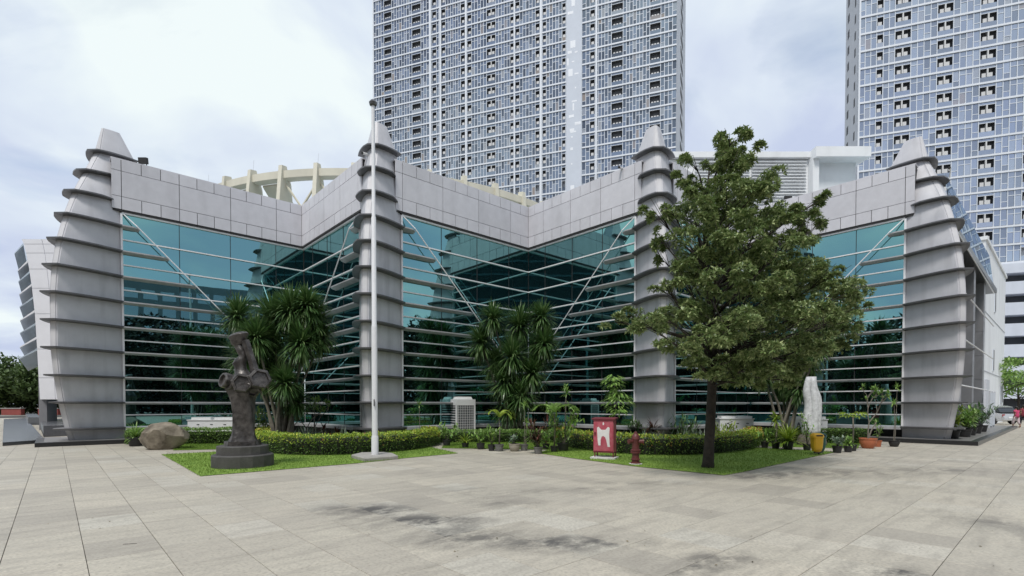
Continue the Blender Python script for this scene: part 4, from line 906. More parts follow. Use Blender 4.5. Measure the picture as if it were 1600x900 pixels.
# --- the broad tree
tb = gp(1106, 731); Yt = tb.y
tree = thing('broad_tree', 'broad layered green tree on the right lawn in front of the third pier', 'tree', tuple(tb))
clumps = [(1143, 222, 28, 24), (1152, 250, 34, 24), (1140, 275, 30, 22), (1085, 258, 24, 18), (1068, 278, 20, 16), (1100, 300, 38, 24), (1150, 310, 45, 26), (1188, 292, 34, 22), (1018, 325, 16, 24), (1032, 375, 12, 22), (1050, 330, 22, 14),
          (1085, 345, 44, 26), (1140, 350, 50, 28), (1195, 345, 42, 24), (1245, 335, 34, 18), (1282, 312, 20, 18), (1280, 350, 22, 26), (1240, 370, 34, 16), (1100, 388, 48, 26), (1160, 395, 55, 28), (1215, 398, 46, 24), (1030, 400, 10, 18),
          (1070, 425, 32, 20), (1262, 420, 40, 20), (1300, 432, 34, 22), (1120, 440, 50, 28), (1180, 445, 55, 30), (1235, 452, 50, 28), (1320, 460, 36, 22), (1347, 478, 22, 18), (1040, 447, 26, 10), (960, 503, 24, 12), (985, 492, 24, 12), (1012, 508, 30, 12), (1045, 500, 34, 18),
          (1085, 490, 50, 26), (1140, 500, 55, 28), (1200, 500, 55, 28), (1260, 495, 48, 26), (1305, 500, 36, 24), (1335, 510, 22, 16), (1060, 540, 40, 12), (1105, 535, 50, 20), (1160, 540, 52, 24), (1215, 545, 50, 24), (1270, 540, 40, 22), (1315, 535, 22, 16), (1090, 562, 34, 10), (1165, 575, 36, 16), (1205, 580, 40, 16), (1130, 568, 30, 14), (1250, 575, 30, 14), (1180, 600, 22, 12), (1110, 585, 30, 12), (1150, 592, 34, 12), (1225, 595, 28, 12), (1080, 575, 24, 9)]
crown, limb = MB(), MB()
S_ = Yt / FPX
axis = lambda z: tb + V(.10 * sin(z * .8), .06 * sin(z * 1.3), z)
limb.tube([axis(z) for z in (-.1, .15, .5, 1.2, 2, 2.8, 3.6, 4.4, 5.2, 6.0, 6.8, 7.5)], [.18, .14, .125, .118, .112, .105, .095, .09, .07, .05, .035, .015], 10).build('trunk', 'bark_dark', tree, smooth=True)
br = MB()
for ci, (px, py, rx, ry) in enumerate(clumps):
    lat = (px - 1125) * S_; z = ap(px, py, Yt).z
    half = 1.0 + 2.5 * max(0, min(1, (8.6 - z) / 4.5)) if z > 3 else 2.6
    dmax = sqrt(max(0.1, half * half - lat * lat * .8))
    for layer in ((-1, 0, 1) if rx > 33 else (0, -1) if rx > 25 else (0,)):
        yo = layer * dmax * U(.35, .85) if layer else U(-.4, .4) * dmax * .6
        Yc = Yt + yo; c = ap(px, py, Yc); r3 = V(rx * Yc / FPX, max(rx, ry) * Yc / FPX * .9, ry * Yc / FPX)
        zb = max(U(2.0, 3.3), c.z - U(.5, 1.3) - .25 * abs(lat)); a = axis(zb); mid = a.lerp(c, .55) + V(0, 0, U(-.15, .1))
        br.tube([a, a.lerp(mid, .5) + V(U(-.05, .05), U(-.05, .05), 0), mid, c], [.034, .027, .018, .007], 5)
        for _ in range(5):
            q = c + V(r3.x * U(-.8, .8), r3.y * U(-.8, .8), r3.z * U(-.3, .8)); br.tube([mid.lerp(c, U(.2, .9)), q], [.012, .005], 3)
        n = int(42 + 0.112 * rx * ry * (1.0 if layer < 0 else .75))
        # several sub-clumps give the pad an uneven edge
        subs = [(V(U(-.75, .75), U(-.75, .75), U(-.7, .7)), U(.2, .42)) for _ in range(max(3, int(rx / 6)))]
        for i in range(n):
            s0, sr = random.choice(subs); d = rdir(.35); q = s0 + d * sr * U(.45, 1.0)
            p = c + V(q.x * r3.x, q.y * r3.y, q.z * r3.z)
            whorl(crown, p, (d + V(0, 0, .7)), 8, U(.085, .135), .045, .1)
br.build('branches', 'bark_dark', tree, recalc=False, smooth=True)
crown.build('crown', 'leaf_tree', tree, recalc=False)
# --- dracaena clumps: bare stems that carry drooping mop heads
def mop(m, c, r, n, leafw=.062):
    for _ in range(n):
        d = rdir(.25); L = r * U(.75, 1.1)
        m.strip(c + d * r * .06, d, L, leafw * U(.8, 1.25), U(.2, 1.1), 4)
def dracaena(base, heads, label, seedling=0, group='dracaena clumps against the glass'):
    r = thing('dracaena', label, 'plant', tuple(base), group)
    stem = MB(); fol = MB()
    for (c, rad, n) in heads:
        b0 = base + V(U(-.35, .35), U(-.3, .3), 0); k = b0.lerp(c, .5) + V((b0.x - c.x) * .18, U(-.1, .1), -.1)
        stem.tube([b0, b0.lerp(k, .5) + V(U(-.05, .05), 0, 0), k, k.lerp(c, .6) + V(U(-.06, .06), 0, .05), c], [.07, .06, .05, .045, .04], 7)
        mop(fol, c, rad, n)
    stem.build('stems', 'bark_pale', r, smooth=True, recalc=False); fol.build('leaves', 'leaf_drac', r, recalc=False)
    return r
def heads_px(L, Y):
    out = []
    for px, py, rp in L:
        y = Y + U(-.7, .7); out.append((ap(px, py, y), rp * 1.05 * y / FPX, int(260 + rp * 8)))
    return out
b = ap(448, 690, 19.5); b.z = 0
dracaena(b, heads_px([(372, 497, 38), (400, 530, 40), (425, 500, 44), (455, 490, 46), (492, 505, 40), (470, 540, 42), (385, 560, 40), (500, 530, 32), (430, 555, 40), (410, 590, 36), (445, 600, 36), (465, 630, 30), (480, 480, 36)], 19.5), 'large dark green dracaena with many mop heads behind the bronze statue')
b = ap(800, 680, 22.5); b.z = 0
dracaena(b, heads_px([(752, 538, 34), (770, 500, 30), (812, 512, 40), (846, 498, 30), (850, 540, 34), (800, 560, 40), (830, 585, 36), (775, 570, 34), (790, 600, 38), (815, 620, 36), (795, 640, 34), (840, 560, 30)], 22.5), 'large dark green dracaena in the middle recess behind the potted palms')
b = ap(1222, 682, 21.0); b.z = 0
dracaena(b, heads_px([(1182, 560, 34), (1190, 585, 30), (1240, 555, 38), (1262, 570, 32), (1225, 600, 34), (1290, 520, 36), (1310, 500, 34), (1250, 610, 30), (1275, 545, 30)], 21.0), 'dark green dracaena half hidden behind the broad tree crown')
# --- hedges
def hedge(path, wid, hgt, mt, label, nleaf, cat='hedge', lsz=.065, orange=None, top='leaf_hedge'):
    pts = [Vector(p) for p in path]; r = thing('hedge', label, cat, tuple(pts[len(pts) // 2]))
    seg = [0]; 
    for a, b_ in zip(pts, pts[1:]): seg.append(seg[-1] + (b_ - a).length)
    def at(s):
        for i in range(len(pts) - 1):
            if s <= seg[i + 1] or i == len(pts) - 2:
                f = (s - seg[i]) / (seg[i + 1] - seg[i]); d = (pts[i + 1] - pts[i]).normalized(); return pts[i].lerp(pts[i + 1], f), V(d.y, -d.x, 0)
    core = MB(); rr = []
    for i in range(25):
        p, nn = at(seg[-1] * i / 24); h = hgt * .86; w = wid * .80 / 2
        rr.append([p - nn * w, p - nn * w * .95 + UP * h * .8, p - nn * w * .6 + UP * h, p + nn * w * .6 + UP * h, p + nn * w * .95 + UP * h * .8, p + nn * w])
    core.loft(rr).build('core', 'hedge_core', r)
    fo, tp, og = MB(), MB(), MB()
    for _ in range(nleaf):
        s = U(0, 1) * seg[-1]; p, nn = at(s); a = U(0, 1); bump = .05 * mn.noise(V(s * 2.2, 3.1, path[0].x)) + .03 * mn.noise(V(s * 7, 1, 0))
        per = random.random()
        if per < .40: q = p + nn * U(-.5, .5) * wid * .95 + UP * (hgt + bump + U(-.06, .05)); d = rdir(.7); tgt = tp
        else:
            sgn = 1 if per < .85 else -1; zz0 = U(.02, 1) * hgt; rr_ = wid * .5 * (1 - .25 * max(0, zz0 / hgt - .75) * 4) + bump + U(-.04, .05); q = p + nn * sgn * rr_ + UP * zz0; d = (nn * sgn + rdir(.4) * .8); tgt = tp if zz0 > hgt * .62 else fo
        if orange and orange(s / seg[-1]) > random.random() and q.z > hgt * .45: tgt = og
        tgt.leaf(q, d, lsz * U(.7, 1.3), lsz * .55)
    for e_ in (0, seg[-1]):
        p, nn = at(e_)
        t_ = V(-nn.y, nn.x, 0) * (1 if e_ else -1)
        for _ in range(nleaf // 20):
            q = p + nn * U(-.45, .45) * wid + UP * U(0, hgt) + t_ * U(0, .06); (tp if q.z > hgt * .6 else fo).leaf(q, t_ + rdir(.4) * .8, lsz, lsz * .5)
    fo.build('side_leaves', mt, r, recalc=False); tp.build('top_leaves', top, r, recalc=False)
    if orange and og.f: og.build('coloured_leaves', 'leaf_orange', r, recalc=False)
    return r
def gpath(L): return [gp(x, y) for x, y in L]
def smooth(P, n=5):
    out = []
    for i in range(len(P) - 1):
        p0, p1, p2, p3 = P[max(i - 1, 0)], P[i], P[i + 1], P[min(i + 2, len(P) - 1)]
        for j in range(n):
            t_ = j / n; out.append(.5 * ((2 * p1) + (-p0 + p2) * t_ + (2 * p0 - 5 * p1 + 4 * p2 - p3) * t_ ** 2 + (-p0 + 3 * p1 - 3 * p2 + p3) * t_ ** 3))
    return out + [P[-1]]
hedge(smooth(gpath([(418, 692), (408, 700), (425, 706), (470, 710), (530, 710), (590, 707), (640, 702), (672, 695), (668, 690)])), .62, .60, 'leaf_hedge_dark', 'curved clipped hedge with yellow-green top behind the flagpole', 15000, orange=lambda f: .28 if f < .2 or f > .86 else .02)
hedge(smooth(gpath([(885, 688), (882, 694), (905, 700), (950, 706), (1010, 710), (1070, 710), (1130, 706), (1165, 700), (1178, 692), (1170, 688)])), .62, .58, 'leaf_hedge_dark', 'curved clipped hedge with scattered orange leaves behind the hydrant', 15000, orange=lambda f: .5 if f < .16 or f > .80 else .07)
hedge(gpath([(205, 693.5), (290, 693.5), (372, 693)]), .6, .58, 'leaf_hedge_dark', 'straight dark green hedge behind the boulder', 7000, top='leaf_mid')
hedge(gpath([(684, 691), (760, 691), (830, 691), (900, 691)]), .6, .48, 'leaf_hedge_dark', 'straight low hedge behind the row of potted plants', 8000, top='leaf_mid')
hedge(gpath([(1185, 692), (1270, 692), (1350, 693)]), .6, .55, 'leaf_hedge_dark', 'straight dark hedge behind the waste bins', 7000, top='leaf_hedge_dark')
# --- planting beds: dark soil with tufts
def bed(pxs, n, mt, label, h=.28, lw=.022):
    pts = gpath(pxs); xs, ys = [p.x for p in pts], [p.y for p in pts]
    m = MB(); m.add([p + UP * .02 for p in pts], [tuple(range(len(pts)))]); s = m.build('soil_bed', 'soil'); tag(s, kind='structure')
    f = MB(); k = 0
    while k < n:
        p = V(U(min(xs), max(xs)), U(min(ys), max(ys)), .04)
        if not inside(p, pts): continue
        k += 1
        for _ in range(9): d = rdir(1.0); f.strip(p, d, h * U(.7, 1.4), lw, 1.1, 3)
    o_ = f.build('ground_cover', mt, recalc=False); tag(o_, label, 'ground cover', kind='stuff')
bed([(420, 693), (430, 704), (530, 707), (640, 699), (668, 690), (600, 683), (450, 684)], 170, 'leaf_variegated', 'pale strappy ground cover inside the left curved hedge', .62)
bed([(895, 690), (910, 698), (1010, 706), (1130, 702), (1168, 692), (1100, 683), (960, 683)], 190, 'leaf_variegated', 'pale strappy ground cover inside the right curved hedge', .62)
# --- pots and potted plants
def pot(c, w, h, mt, r, style=0):
    R1 = w / 2
    prof = [(R1 * .70, 0), (R1 * .74, .02), (R1 * .92, h * .82), (R1 * .92, h * .84), (R1 * 1.0, h * .85), (R1 * 1.02, h), (R1 * .92, h), (R1 * .88, h * .9)] if style == 0 else [(R1 * .55, 0), (R1 * .75, h * .15), (R1 * .98, h * .6), (R1 * .95, h * .85), (R1 * 1.03, h * .9), (R1 * 1.03, h), (R1 * .92, h), (R1 * .88, h * .9)]
    MB().lathe(c, prof, 16).build('pot', mt, r, auto=40); MB().lathe(c + UP * (h * .88), [(R1 * .86, 0), (R1 * .5, .02)], 12).build('soil', 'soil', r)
def bush(c, h, w, n, L, lw, mt, r, up=.5, stems=5, droop=.2):
    h *= 1.15; w *= 1.15; n = int(n * 1.4)
    f, s = MB(), MB()
    for i in range(stems):
        e_ = c + V(U(-.5, .5) * w, U(-.5, .5) * w, h * U(.55, .95)); s.tube([c, c.lerp(e_, .5) + V(U(-.03, .03), 0, .03), e_], [.012, .01, .006], 4)
        for _ in range(max(1, n // stems)):
            t_ = U(.25, 1.05); p = c.lerp(e_, t_) + V(U(-.1, .1) * w, U(-.1, .1) * w, U(-.05, .05)); f.strip(p, rdir(up), L * U(.6, 1.2), lw * U(.8, 1.2), droop * 2, 2)
    s.build('stems', 'bark_pale', r, recalc=False); f.build('leaves', mt, r, recalc=False)
def rosette(c, h, n, L, lw, mt, r, droop=.9, up=.9):
    f = MB()
    for _ in range(n): f.strip(c + UP * U(0, h * .2), rdir(up), L * U(.7, 1.15), lw, droop, 4)
    f.build('leaves', mt, r, recalc=False)
def frond(m, base, d, L, droop, nl=14, ll=.22, w=.03):
    p = Vector(base); d = Vector(d).normalized()
    for i in range(nl):
        f = i / nl; p = p + d * (L / nl); d = (d + V(0, 0, -droop / nl * (1 + f))).normalized(); sd_ = d.cross(UP).normalized()
        for s_ in (-1, 1): m.strip(p, (sd_ * s_ * .8 + d * .7 + UP * .25), ll * (1 - .6 * abs(f - .4)), w, .7, 2)
    return p
def palm(c, hs, nf, L, mt, r, ll=.22, w=.03, droop=1.5, stemr=.022, spread=.75):
    MB().tube([c, c + V(.02, 0, hs * .5), c + UP * hs], [stemr * 1.3, stemr, stemr * .9], 7).build('stem', 'bark_pale', r, smooth=True)
    f = MB(); a0 = U(0, 6)
    for i in range(nf):
        a = a0 + 2 * pi * i / nf + U(-.2, .2); dv_ = V(cos(a) * spread, sin(a) * spread * .8, U(.7, 1.2)); k = len(f.v)
        frond(f, c + UP * hs, dv_, L * U(.85, 1.1), droop, 14, ll, w)
    f.build('fronds', mt, r, recalc=False)
def potted(px, py, pw, ph, pm, label, fn, style=0, zb=0.0, group='potted plants in front of the hall'):
    c = gp(px, py, zb); s = c.y / FPX; r = thing('potted_plant', label, 'potted plant', tuple(c), group)
    pot(c, pw * s, ph * s, pm, r, style); fn(c + UP * ph * s * .9, s, r)
potted(212, 697, 22, 14, 'pot_black', 'strappy pale green plant in a dark pot left of the boulder', lambda c, s, r: rosette(c, .3, 70, .62, .06, 'leaf_mid', r))
potted(698, 697, 14, 10, 'pot_black', 'leafy green plant in a black pot left of the tall condenser', lambda c, s, r: bush(c, .6, .7, 90, .2, .07, 'leaf_mid', r))
potted(727, 700, 12, 8, 'pot_black', 'yellow-green strappy plant in a small black pot below the tall condenser', lambda c, s, r: rosette(c, .2, 40, .5, .05, 'leaf_lime', r))
potted(751, 702, 13, 10, 'pot_black', 'drooping leafy plant in a dark bowl pot right of the condenser', lambda c, s, r: bush(c, .4, .6, 50, .25, .08, 'leaf_mid', r), 1)
potted(768, 704.5, 12, 10, 'pot_black', 'bushy plant in a black pot touching the small palm', lambda c, s, r: bush(c, .65, .6, 80, .2, .07, 'leaf_mid', r))
potted(780, 705, 15, 11, 'pot_grey', 'single-stem young palm with arching yellow-green fronds in a grey pot', lambda c, s, r: palm(c, 42 * s, 4, .72, 'leaf_lime', r, .3, .045, 1.5))
potted(804, 705, 18, 12, 'pot_beige', 'low round-leaved plant in a wide beige pot', lambda c, s, r: bush(c, .25, .5, 60, .16, .09, 'leaf_variegated', r), 1)
def thin(c, s, r, hts=((0, 62), (4, 36), (6, 18))):
    st_, f = MB(), MB()
    for dx, h in hts:
        t_ = c + V(dx * s, U(-.05, .05), h * s); st_.tube([c + V(dx * s * .5, 0, 0), c.lerp(t_, .5) + V(.02, 0, 0), t_], [.014, .011, .008], 5)
        for _ in range(22): f.strip(t_ + V(0, 0, U(-.06, .03)), rdir(.3), .28 * U(.6, 1.1), .05, .6, 2)
    st_.build('stems', 'bark_pale', r); f.build('leaves', 'leaf_mid', r, recalc=False)
potted(819, 704, 13, 10, 'pot_grey', 'thin-stemmed plant with leaf tufts in a dark grey pot', thin)
potted(841, 709, 15, 11, 'pot_grey', 'reddish leafed bush in a grey pot nearest the plaza', lambda c, s, r: (bush(c, 40 * s, .65, 110, .26, .07, 'leaf_red', r), bush(c, 20 * s, .7, 60, .26, .07, 'leaf_mid', r)))
potted(866, 706.5, 13, 10, 'pot_black', 'areca palm with tall arching green fronds in a dark pot', lambda c, s, r: palm(c, 52 * s, 8, .85, 'leaf_mid', r, .32, .04, 1.4))
potted(880, 705, 20, 13, 'pot_black', 'tall leafy shrub in a large black pot beside the areca palm', lambda c, s, r: (bush(c, 58 * s, 1.0, 240, .22, .08, 'leaf_mid', r, stems=9), thin(c, s, r, ((4, 88), (5, 80)))))
potted(853, 702, 12, 9, 'pot_black', 'small leafy plant in a black pot behind the reddish bush', lambda c, s, r: bush(c, .5, .6, 70, .2, .07, 'leaf_mid', r))
potted(1195, 700, 12, 10, 'pot_black', 'small broad-leaved plant in the first black pot right of the right hedge', lambda c, s, r: bush(c, .4, .5, 40, .3, .09, 'leaf_mid', r))
def tuft(c, s, r, h=38, mt='leaf_lime', n=46):
    st_, f = MB(), MB(); t_ = c + UP * h * s; st_.tube([c, c.lerp(t_, .5) + V(.04, 0, 0), t_], [.03, .025, .02], 6)
    for _ in range(n): f.strip(t_ + UP * U(-.12, .05), rdir(.5), .42 * U(.6, 1.1), .07, .9, 3)
    st_.build('stem', 'bark_pale', r); f.build('leaves', mt, r, recalc=False)
potted(1212, 701.5, 13, 11, 'pot_black', 'single-stem plant with a high yellow-green leaf tuft in a black pot', tuft)
potted(1231, 703, 17, 13, 'pot_black', 'wide bright fern in a black pot', lambda c, s, r: rosette(c, .3, 110, .75, .07, 'leaf_lime', r, .9, .9))
potted(1261, 704, 13, 10, 'pot_black', 'thin climbing plant in a black pot in front of the white sculpture', lambda c, s, r: bush(c, 46 * s, .5, 90, .14, .06, 'leaf_mid', r, stems=6))
potted(1308, 707.5, 15, 11, 'pot_black', 'white-flecked low plant in a black pot right of the waste bins', lambda c, s, r: bush(c, .3, .5, 60, .16, .08, 'leaf_variegated', r))
potted(1325, 706.5, 13, 10, 'pot_black', 'low leafy plant in a black pot under the yellow-topped seedling', lambda c, s, r: bush(c, .3, .45, 50, .17, .08, 'leaf_mid', r))
def papaya(c, s, r):
    MB().tube([c, c + V(.02, 0, 22 * s), c + UP * 44 * s], [.03, .026, .022], 7).build('stem', 'bark_pale', r, smooth=True); f = MB(); t_ = c + UP * 44 * s
    for i in range(11):
        a = 2 * pi * i / 11 + U(-.2, .2); d = V(cos(a), sin(a), U(.1, .9)); f.strip(t_, d, .45, .02, .5, 3); e_ = t_ + d.normalized() * .4
        for k in range(5): f.strip(e_ - d * .1, V(cos(a + (k - 2) * .45), sin(a + (k - 2) * .45), U(-.2, .3)), .26, .09, .9, 3)
    f.build('leaves', 'leaf_lime', r, recalc=False)
potted(1332, 704.5, 13, 10, 'pot_black', 'slender seedling with a flat yellow-green crown in a black pot', papaya)
def frangi(c, s, r, H=88, lean=.5, mt='leaf_mid', seed=3):
    rg = random.Random(seed); st_, f = MB(), MB()
    def grow(p, d, L, rad, lv):
        e_ = p + d * L; st_.tube([p, p.lerp(e_, .5) + V(rg.uniform(-.03, .03), 0, .02), e_], [rad, rad * .85, rad * .7], 5)
        if lv == 0 or rg.random() < .15:
            for _ in range(9): f.strip(e_, rdir(.5), .17 * U(.6, 1.2), .055, .6, 2)
            return
        for _ in range(rg.choice([2, 2, 3])):
            dd = (d + V(rg.uniform(-.8, .9) + lean * .3, rg.uniform(-.7, .7), rg.uniform(-.1, .5))).normalized(); grow(e_, dd, L * rg.uniform(.6, .85), rad * .7, lv - 1)
    h = H * s
    grow(c, V(.05, 0, 1).normalized(), h * .3, .03, 4); grow(c, V(.5, .1, .9).normalized(), h * .34, .028, 4)
    st_.build('branches', 'bark_pale', r, recalc=False); f.build('leaves', mt, r, recalc=False)
potted(1356, 700.5, 24, 16, 'terracotta', 'branching frangipani in a terracotta pot near the rightmost pier', frangi, 1)
potted(1371, 698, 12, 10, 'terracotta', 'small terracotta pot with sparse twigs behind the frangipani pot', lambda c, s, r: bush(c, .8, .6, 40, .14, .06, 'leaf_mid', r), 0)
potted(1397, 698, 15, 10, 'pot_black', 'thin bare-stemmed plant in a low dark bowl by the granite plinth', lambda c, s, r: thin(c, s, r, ((-2, 60), (2, 84))), 1)
zb_ = .166
gq = 'potted plants along the right flank'
for (t_, off, h, w, mt, lb_) in ((1.7, .95, 1.25, .8, 'leaf_lime', 'tall yellow-green bushy plant nearest the corner of the right plinth'), (3.4, .75, .8, .8, 'leaf_mid', 'broad-leaved low plant second from the corner of the right plinth'), (5.2, .75, .9, .9, 'leaf_mid', 'dark leafy plant third from the corner of the right plinth'), (7.4, .75, 1.1, 1.1, 'leaf_drac', 'wide dark plant fourth from the corner of the right plinth'), (9.8, .75, 1.0, 1.2, 'leaf_variegated', 'pale arching plant farthest along the right plinth')):
    c = pl4 + PU * t_ - PV * off + UP * .168; r = thing('potted_plant', lb_, 'potted plant', tuple(c), gq); pot(c, .52, .34, 'pot_black', r); bush(c + UP * .3, h, w, 170, .28, .10, mt, r, stems=8)
# --- shrubs in the beds
def bedplant(px, py, label, fn, name='shrub'):
    c = gp(px, py, .02); s = c.y / FPX; r = thing(name, label, 'plant', tuple(c)); fn(c, s, r)
def schef(c, s, r):
    tops = [(V(-4 * s, 0, 96 * s), 17), (V(3 * s, -.1, 62 * s), 24), (V(-1 * s, .1, 78 * s), 12)]; st_, f = MB(), MB()
    st_.tube([c, c + V(-.05, 0, 30 * s), c + V(0, 0, 60 * s), c + V(-.06, 0, 96 * s)], [.03, .026, .02, .012], 6)
    for tv, rp in tops:
        for _ in range(int(rp * 11)):
            d = rdir(.25); p = c + tv + V(d.x * rp * s, d.y * rp * s, d.z * rp * s * .8) * U(.5, 1); f.strip(p, V(d.x, d.y, -.3), .26 * U(.7, 1.1), .085, .9, 2)
    st_.build('stem', 'bark_pale', r); f.build('leaves', 'leaf_mid', r, recalc=False)
bedplant(962, 693, 'slender tree with two rounded drooping leaf heads behind the red cabinet', schef, 'young_tree')
bedplant(478, 692, 'bare-branched frangipani in the left bed under the dracaena', lambda c, s, r: frangi(c, s, r, 75, -.2, seed=8))
bedplant(440, 694, 'thin leafy shrub directly right of the statue', lambda c, s, r: frangi(c, s, r, 80, -.6, seed=5))
bedplant(425, 690, 'dense dark shrub at the foot of the left dracaena', lambda c, s, r: bush(c, 1.5, 1.2, 320, .22, .08, 'leaf_hedge_dark', r, stems=14))
bedplant(506, 692, 'small brown-topped plant in the left bed', lambda c, s, r: tuft(c, s, r, 22, 'leaf_red', 30))
bedplant(526, 692, 'second small brown-topped plant in the left bed, nearer the pier', lambda c, s, r: tuft(c, s, r, 16, 'leaf_red', 26))
bedplant(655, 690, 'thin seedling with a small leaf tuft right of the flagpole hedge', lambda c, s, r: thin(c, s, r, ((0, 58), (4, 20), (8, 16))))
bedplant(1020, 692, 'reddish bromeliad below the third pier', lambda c, s, r: rosette(c + UP * .45, .3, 60, .6, .06, 'leaf_red', r))
bedplant(1010, 690, 'dark green shrub below the third pier', lambda c, s, r: bush(c, .9, 1.3, 160, .35, .07, 'leaf_drac', r, stems=9))
bedplant(1065, 690, 'dark arching shrub left of the tree trunk', lambda c, s, r: bush(c, .9, 1.5, 200, .4, .06, 'leaf_drac', r, stems=10))
bedplant(1130, 690, 'pale leafy shrub right of the tree trunk', lambda c, s, r: bush(c, .9, 1.0, 150, .25, .08, 'leaf_lime', r, stems=8))
bedplant(596, 690, 'dark ball-topped plant in a cone vase behind the flagpole', lambda c, s, r: (MB().lathe(c, [(.1, 0), (.22, .95), (.18, .96)], 10).build('vase', 'pot_black', r), bush(c + UP * .95, .3, .35, 60, .12, .06, 'leaf_red', r)))
# --- background trees
def far_tree(base, h, w, n, label, grp, mt='leaf_far', lsz=.4, flat=.45, trunk=.3, low=.45):
    r = thing('background_tree', label, 'tree', tuple(base), grp); t_ = base + UP * h * .55
    s = MB().tube([base, base.lerp(t_, .5) + V(.1, 0, 0), t_], [trunk * .5, trunk * .4, trunk * .25], 7); f = MB()
    for i in range(11):
        c = base + V(U(-.5, .5) * w, U(-.4, .4) * w, h * U(low, .93)); rr_ = w * U(.16, .3); s.tube([t_ - UP * h * U(.05, .25), c], [trunk * .15, .03], 4)
        for _ in range(n // 11):
            d = rdir(.3); p = c + V(d.x * rr_, d.y * rr_, d.z * rr_ * flat) * U(.5, 1); f.leaf(p, rdir(.4), lsz * U(.6, 1.3), lsz * .6)
    s.build('trunk', 'bark_dark', r, recalc=False); f.build('crown', mt, r, recalc=False)
gl = 'trees beyond the plaza at the left'
for x, Y, h, w, lb_ in ((-82, 84, 7.5, 12, 'leafy tree at the extreme left edge beyond the plaza'), (-76, 88, 8.0, 12, 'leafy tree second from the left edge beyond the plaza'), (-71, 82, 7.0, 11, 'leafy tree nearest the curved wing beyond the plaza'), (-90, 90, 9, 13, 'tall tree farthest left beyond the plaza'), (-65, 86, 7.5, 11, 'tree behind the column of the curved wing')):
    far_tree(V(x, Y, 0), h, w, 5200, lb_, gl, lsz=.75, flat=.8, low=.12)
mat('brick_red', (0.26, 0.06, 0.05), 0.8, 0, 0.4, 2)
for i, x in enumerate((-58, -54.5, -50.5)):
    r = thing('low_red_wall', ['low red planter wall at the extreme left edge', 'low red planter wall left of the curved wing', 'low red planter wall behind the granite slabs'][i], 'wall', (x * 1.4, 77, 0), 'low red walls beyond the plaza')
    x *= 1.4; MB().box(x - 1.5, 77, 0, x + 1.5, 77.6, .95).build('wall', 'brick_red', r); MB().box(x - 1.58, 76.92, .95, x + 1.58, 77.68, 1.07).build('cap', 'concrete', r)
far_tree(gp(1572, 660) + V(0, 1, 0), 6.2, 6.5, 3200, 'flat-topped tree beside the car park at the right edge', 'trees by the car park', 'leaf_mid', .26, .35)
far_tree(V(52, 52, 0), 6.0, 7, 2400, 'second tree beyond the parked car at the right edge', 'trees by the car park', 'leaf_mid', .3, .4)
# ------------------------------------------------------------------ parked car
mat('car_silver', (0.55, 0.56, 0.58), 0.25, 0.5, 0.05, 2, coat=0.5)
mat('car_glass', (0.02, 0.025, 0.03), 0.05)
mat('tyre', (0.015, 0.015, 0.015), 0.8)
mat('lamp_red', (0.3, 0.02, 0.02), 0.3)
c0 = gp(1572, 663); c0.y += 1.5
car = thing('parked_car', 'silver hatchback parked at the far right beyond the plinth', 'car', tuple(c0))
def cq(x, y, z): return c0 + V(x, y, z)
sect = [(-1.95, .35, .62, .62), (-1.9, .3, .85, .78), (-1.3, .25, .95, .82), (-.75, .25, 1.0, .84), (.9, .25, 1.0, .84), (1.5, .25, .98, .83), (1.9, .28, .9, .8), (2.0, .35, .7, .7)]
MB().loft([[cq(-w_, y, z0), cq(-w_, y, z1 - .1), cq(-w_ * .94, y, z1), cq(w_ * .94, y, z1), cq(w_, y, z1 - .1), cq(w_, y, z0)] for y, z0, z1, w_ in sect]).build('body', 'car_silver', car, auto=40)
MB().loft([[cq(-w_, y, .96), cq(-w_ * .8, y2, z1), cq(w_ * .8, y2, z1), cq(w_, y, .96)] for y, y2, z1, w_ in ((-1.75, -1.35, 1.38, .74), (-1.2, -.9, 1.47, .76), (.3, .2, 1.5, .76), (1.3, .75, 1.42, .74))]).build('cabin', 'car_glass', car, auto=40)
MB().loft([[cq(-.62, y, z), cq(.62, y, z), cq(.62, y, z + .03), cq(-.62, y, z + .03)] for y, z in ((-1.4, 1.37), (-.9, 1.47), (.2, 1.5), (.75, 1.42))]).build('roof', 'car_silver', car, auto=40)
for sx in (-1, 1):
    MB().box(c0.x + sx * .62 - .1, c0.y - 1.93, .62, c0.x + sx * .62 + .1, c0.y - 1.86, .82).build('tail_lamp', 'lamp_red', car)
    for y in (-1.2, 1.25):
        w_ = MB().tube([cq(sx * .68, y, .31), cq(sx * .86, y, .31)], .31, 16).build('wheel', 'tyre', car, auto=40); MB().tube([cq(sx * .84, y, .31), cq(sx * .87, y, .31)], .19, 12).build('rim', 'car_silver', w_)
MB().box(c0.x - .25, c0.y - 1.975, .5, c0.x + .25, c0.y - 1.955, .62).build('number_plate', 'white_alu', car)
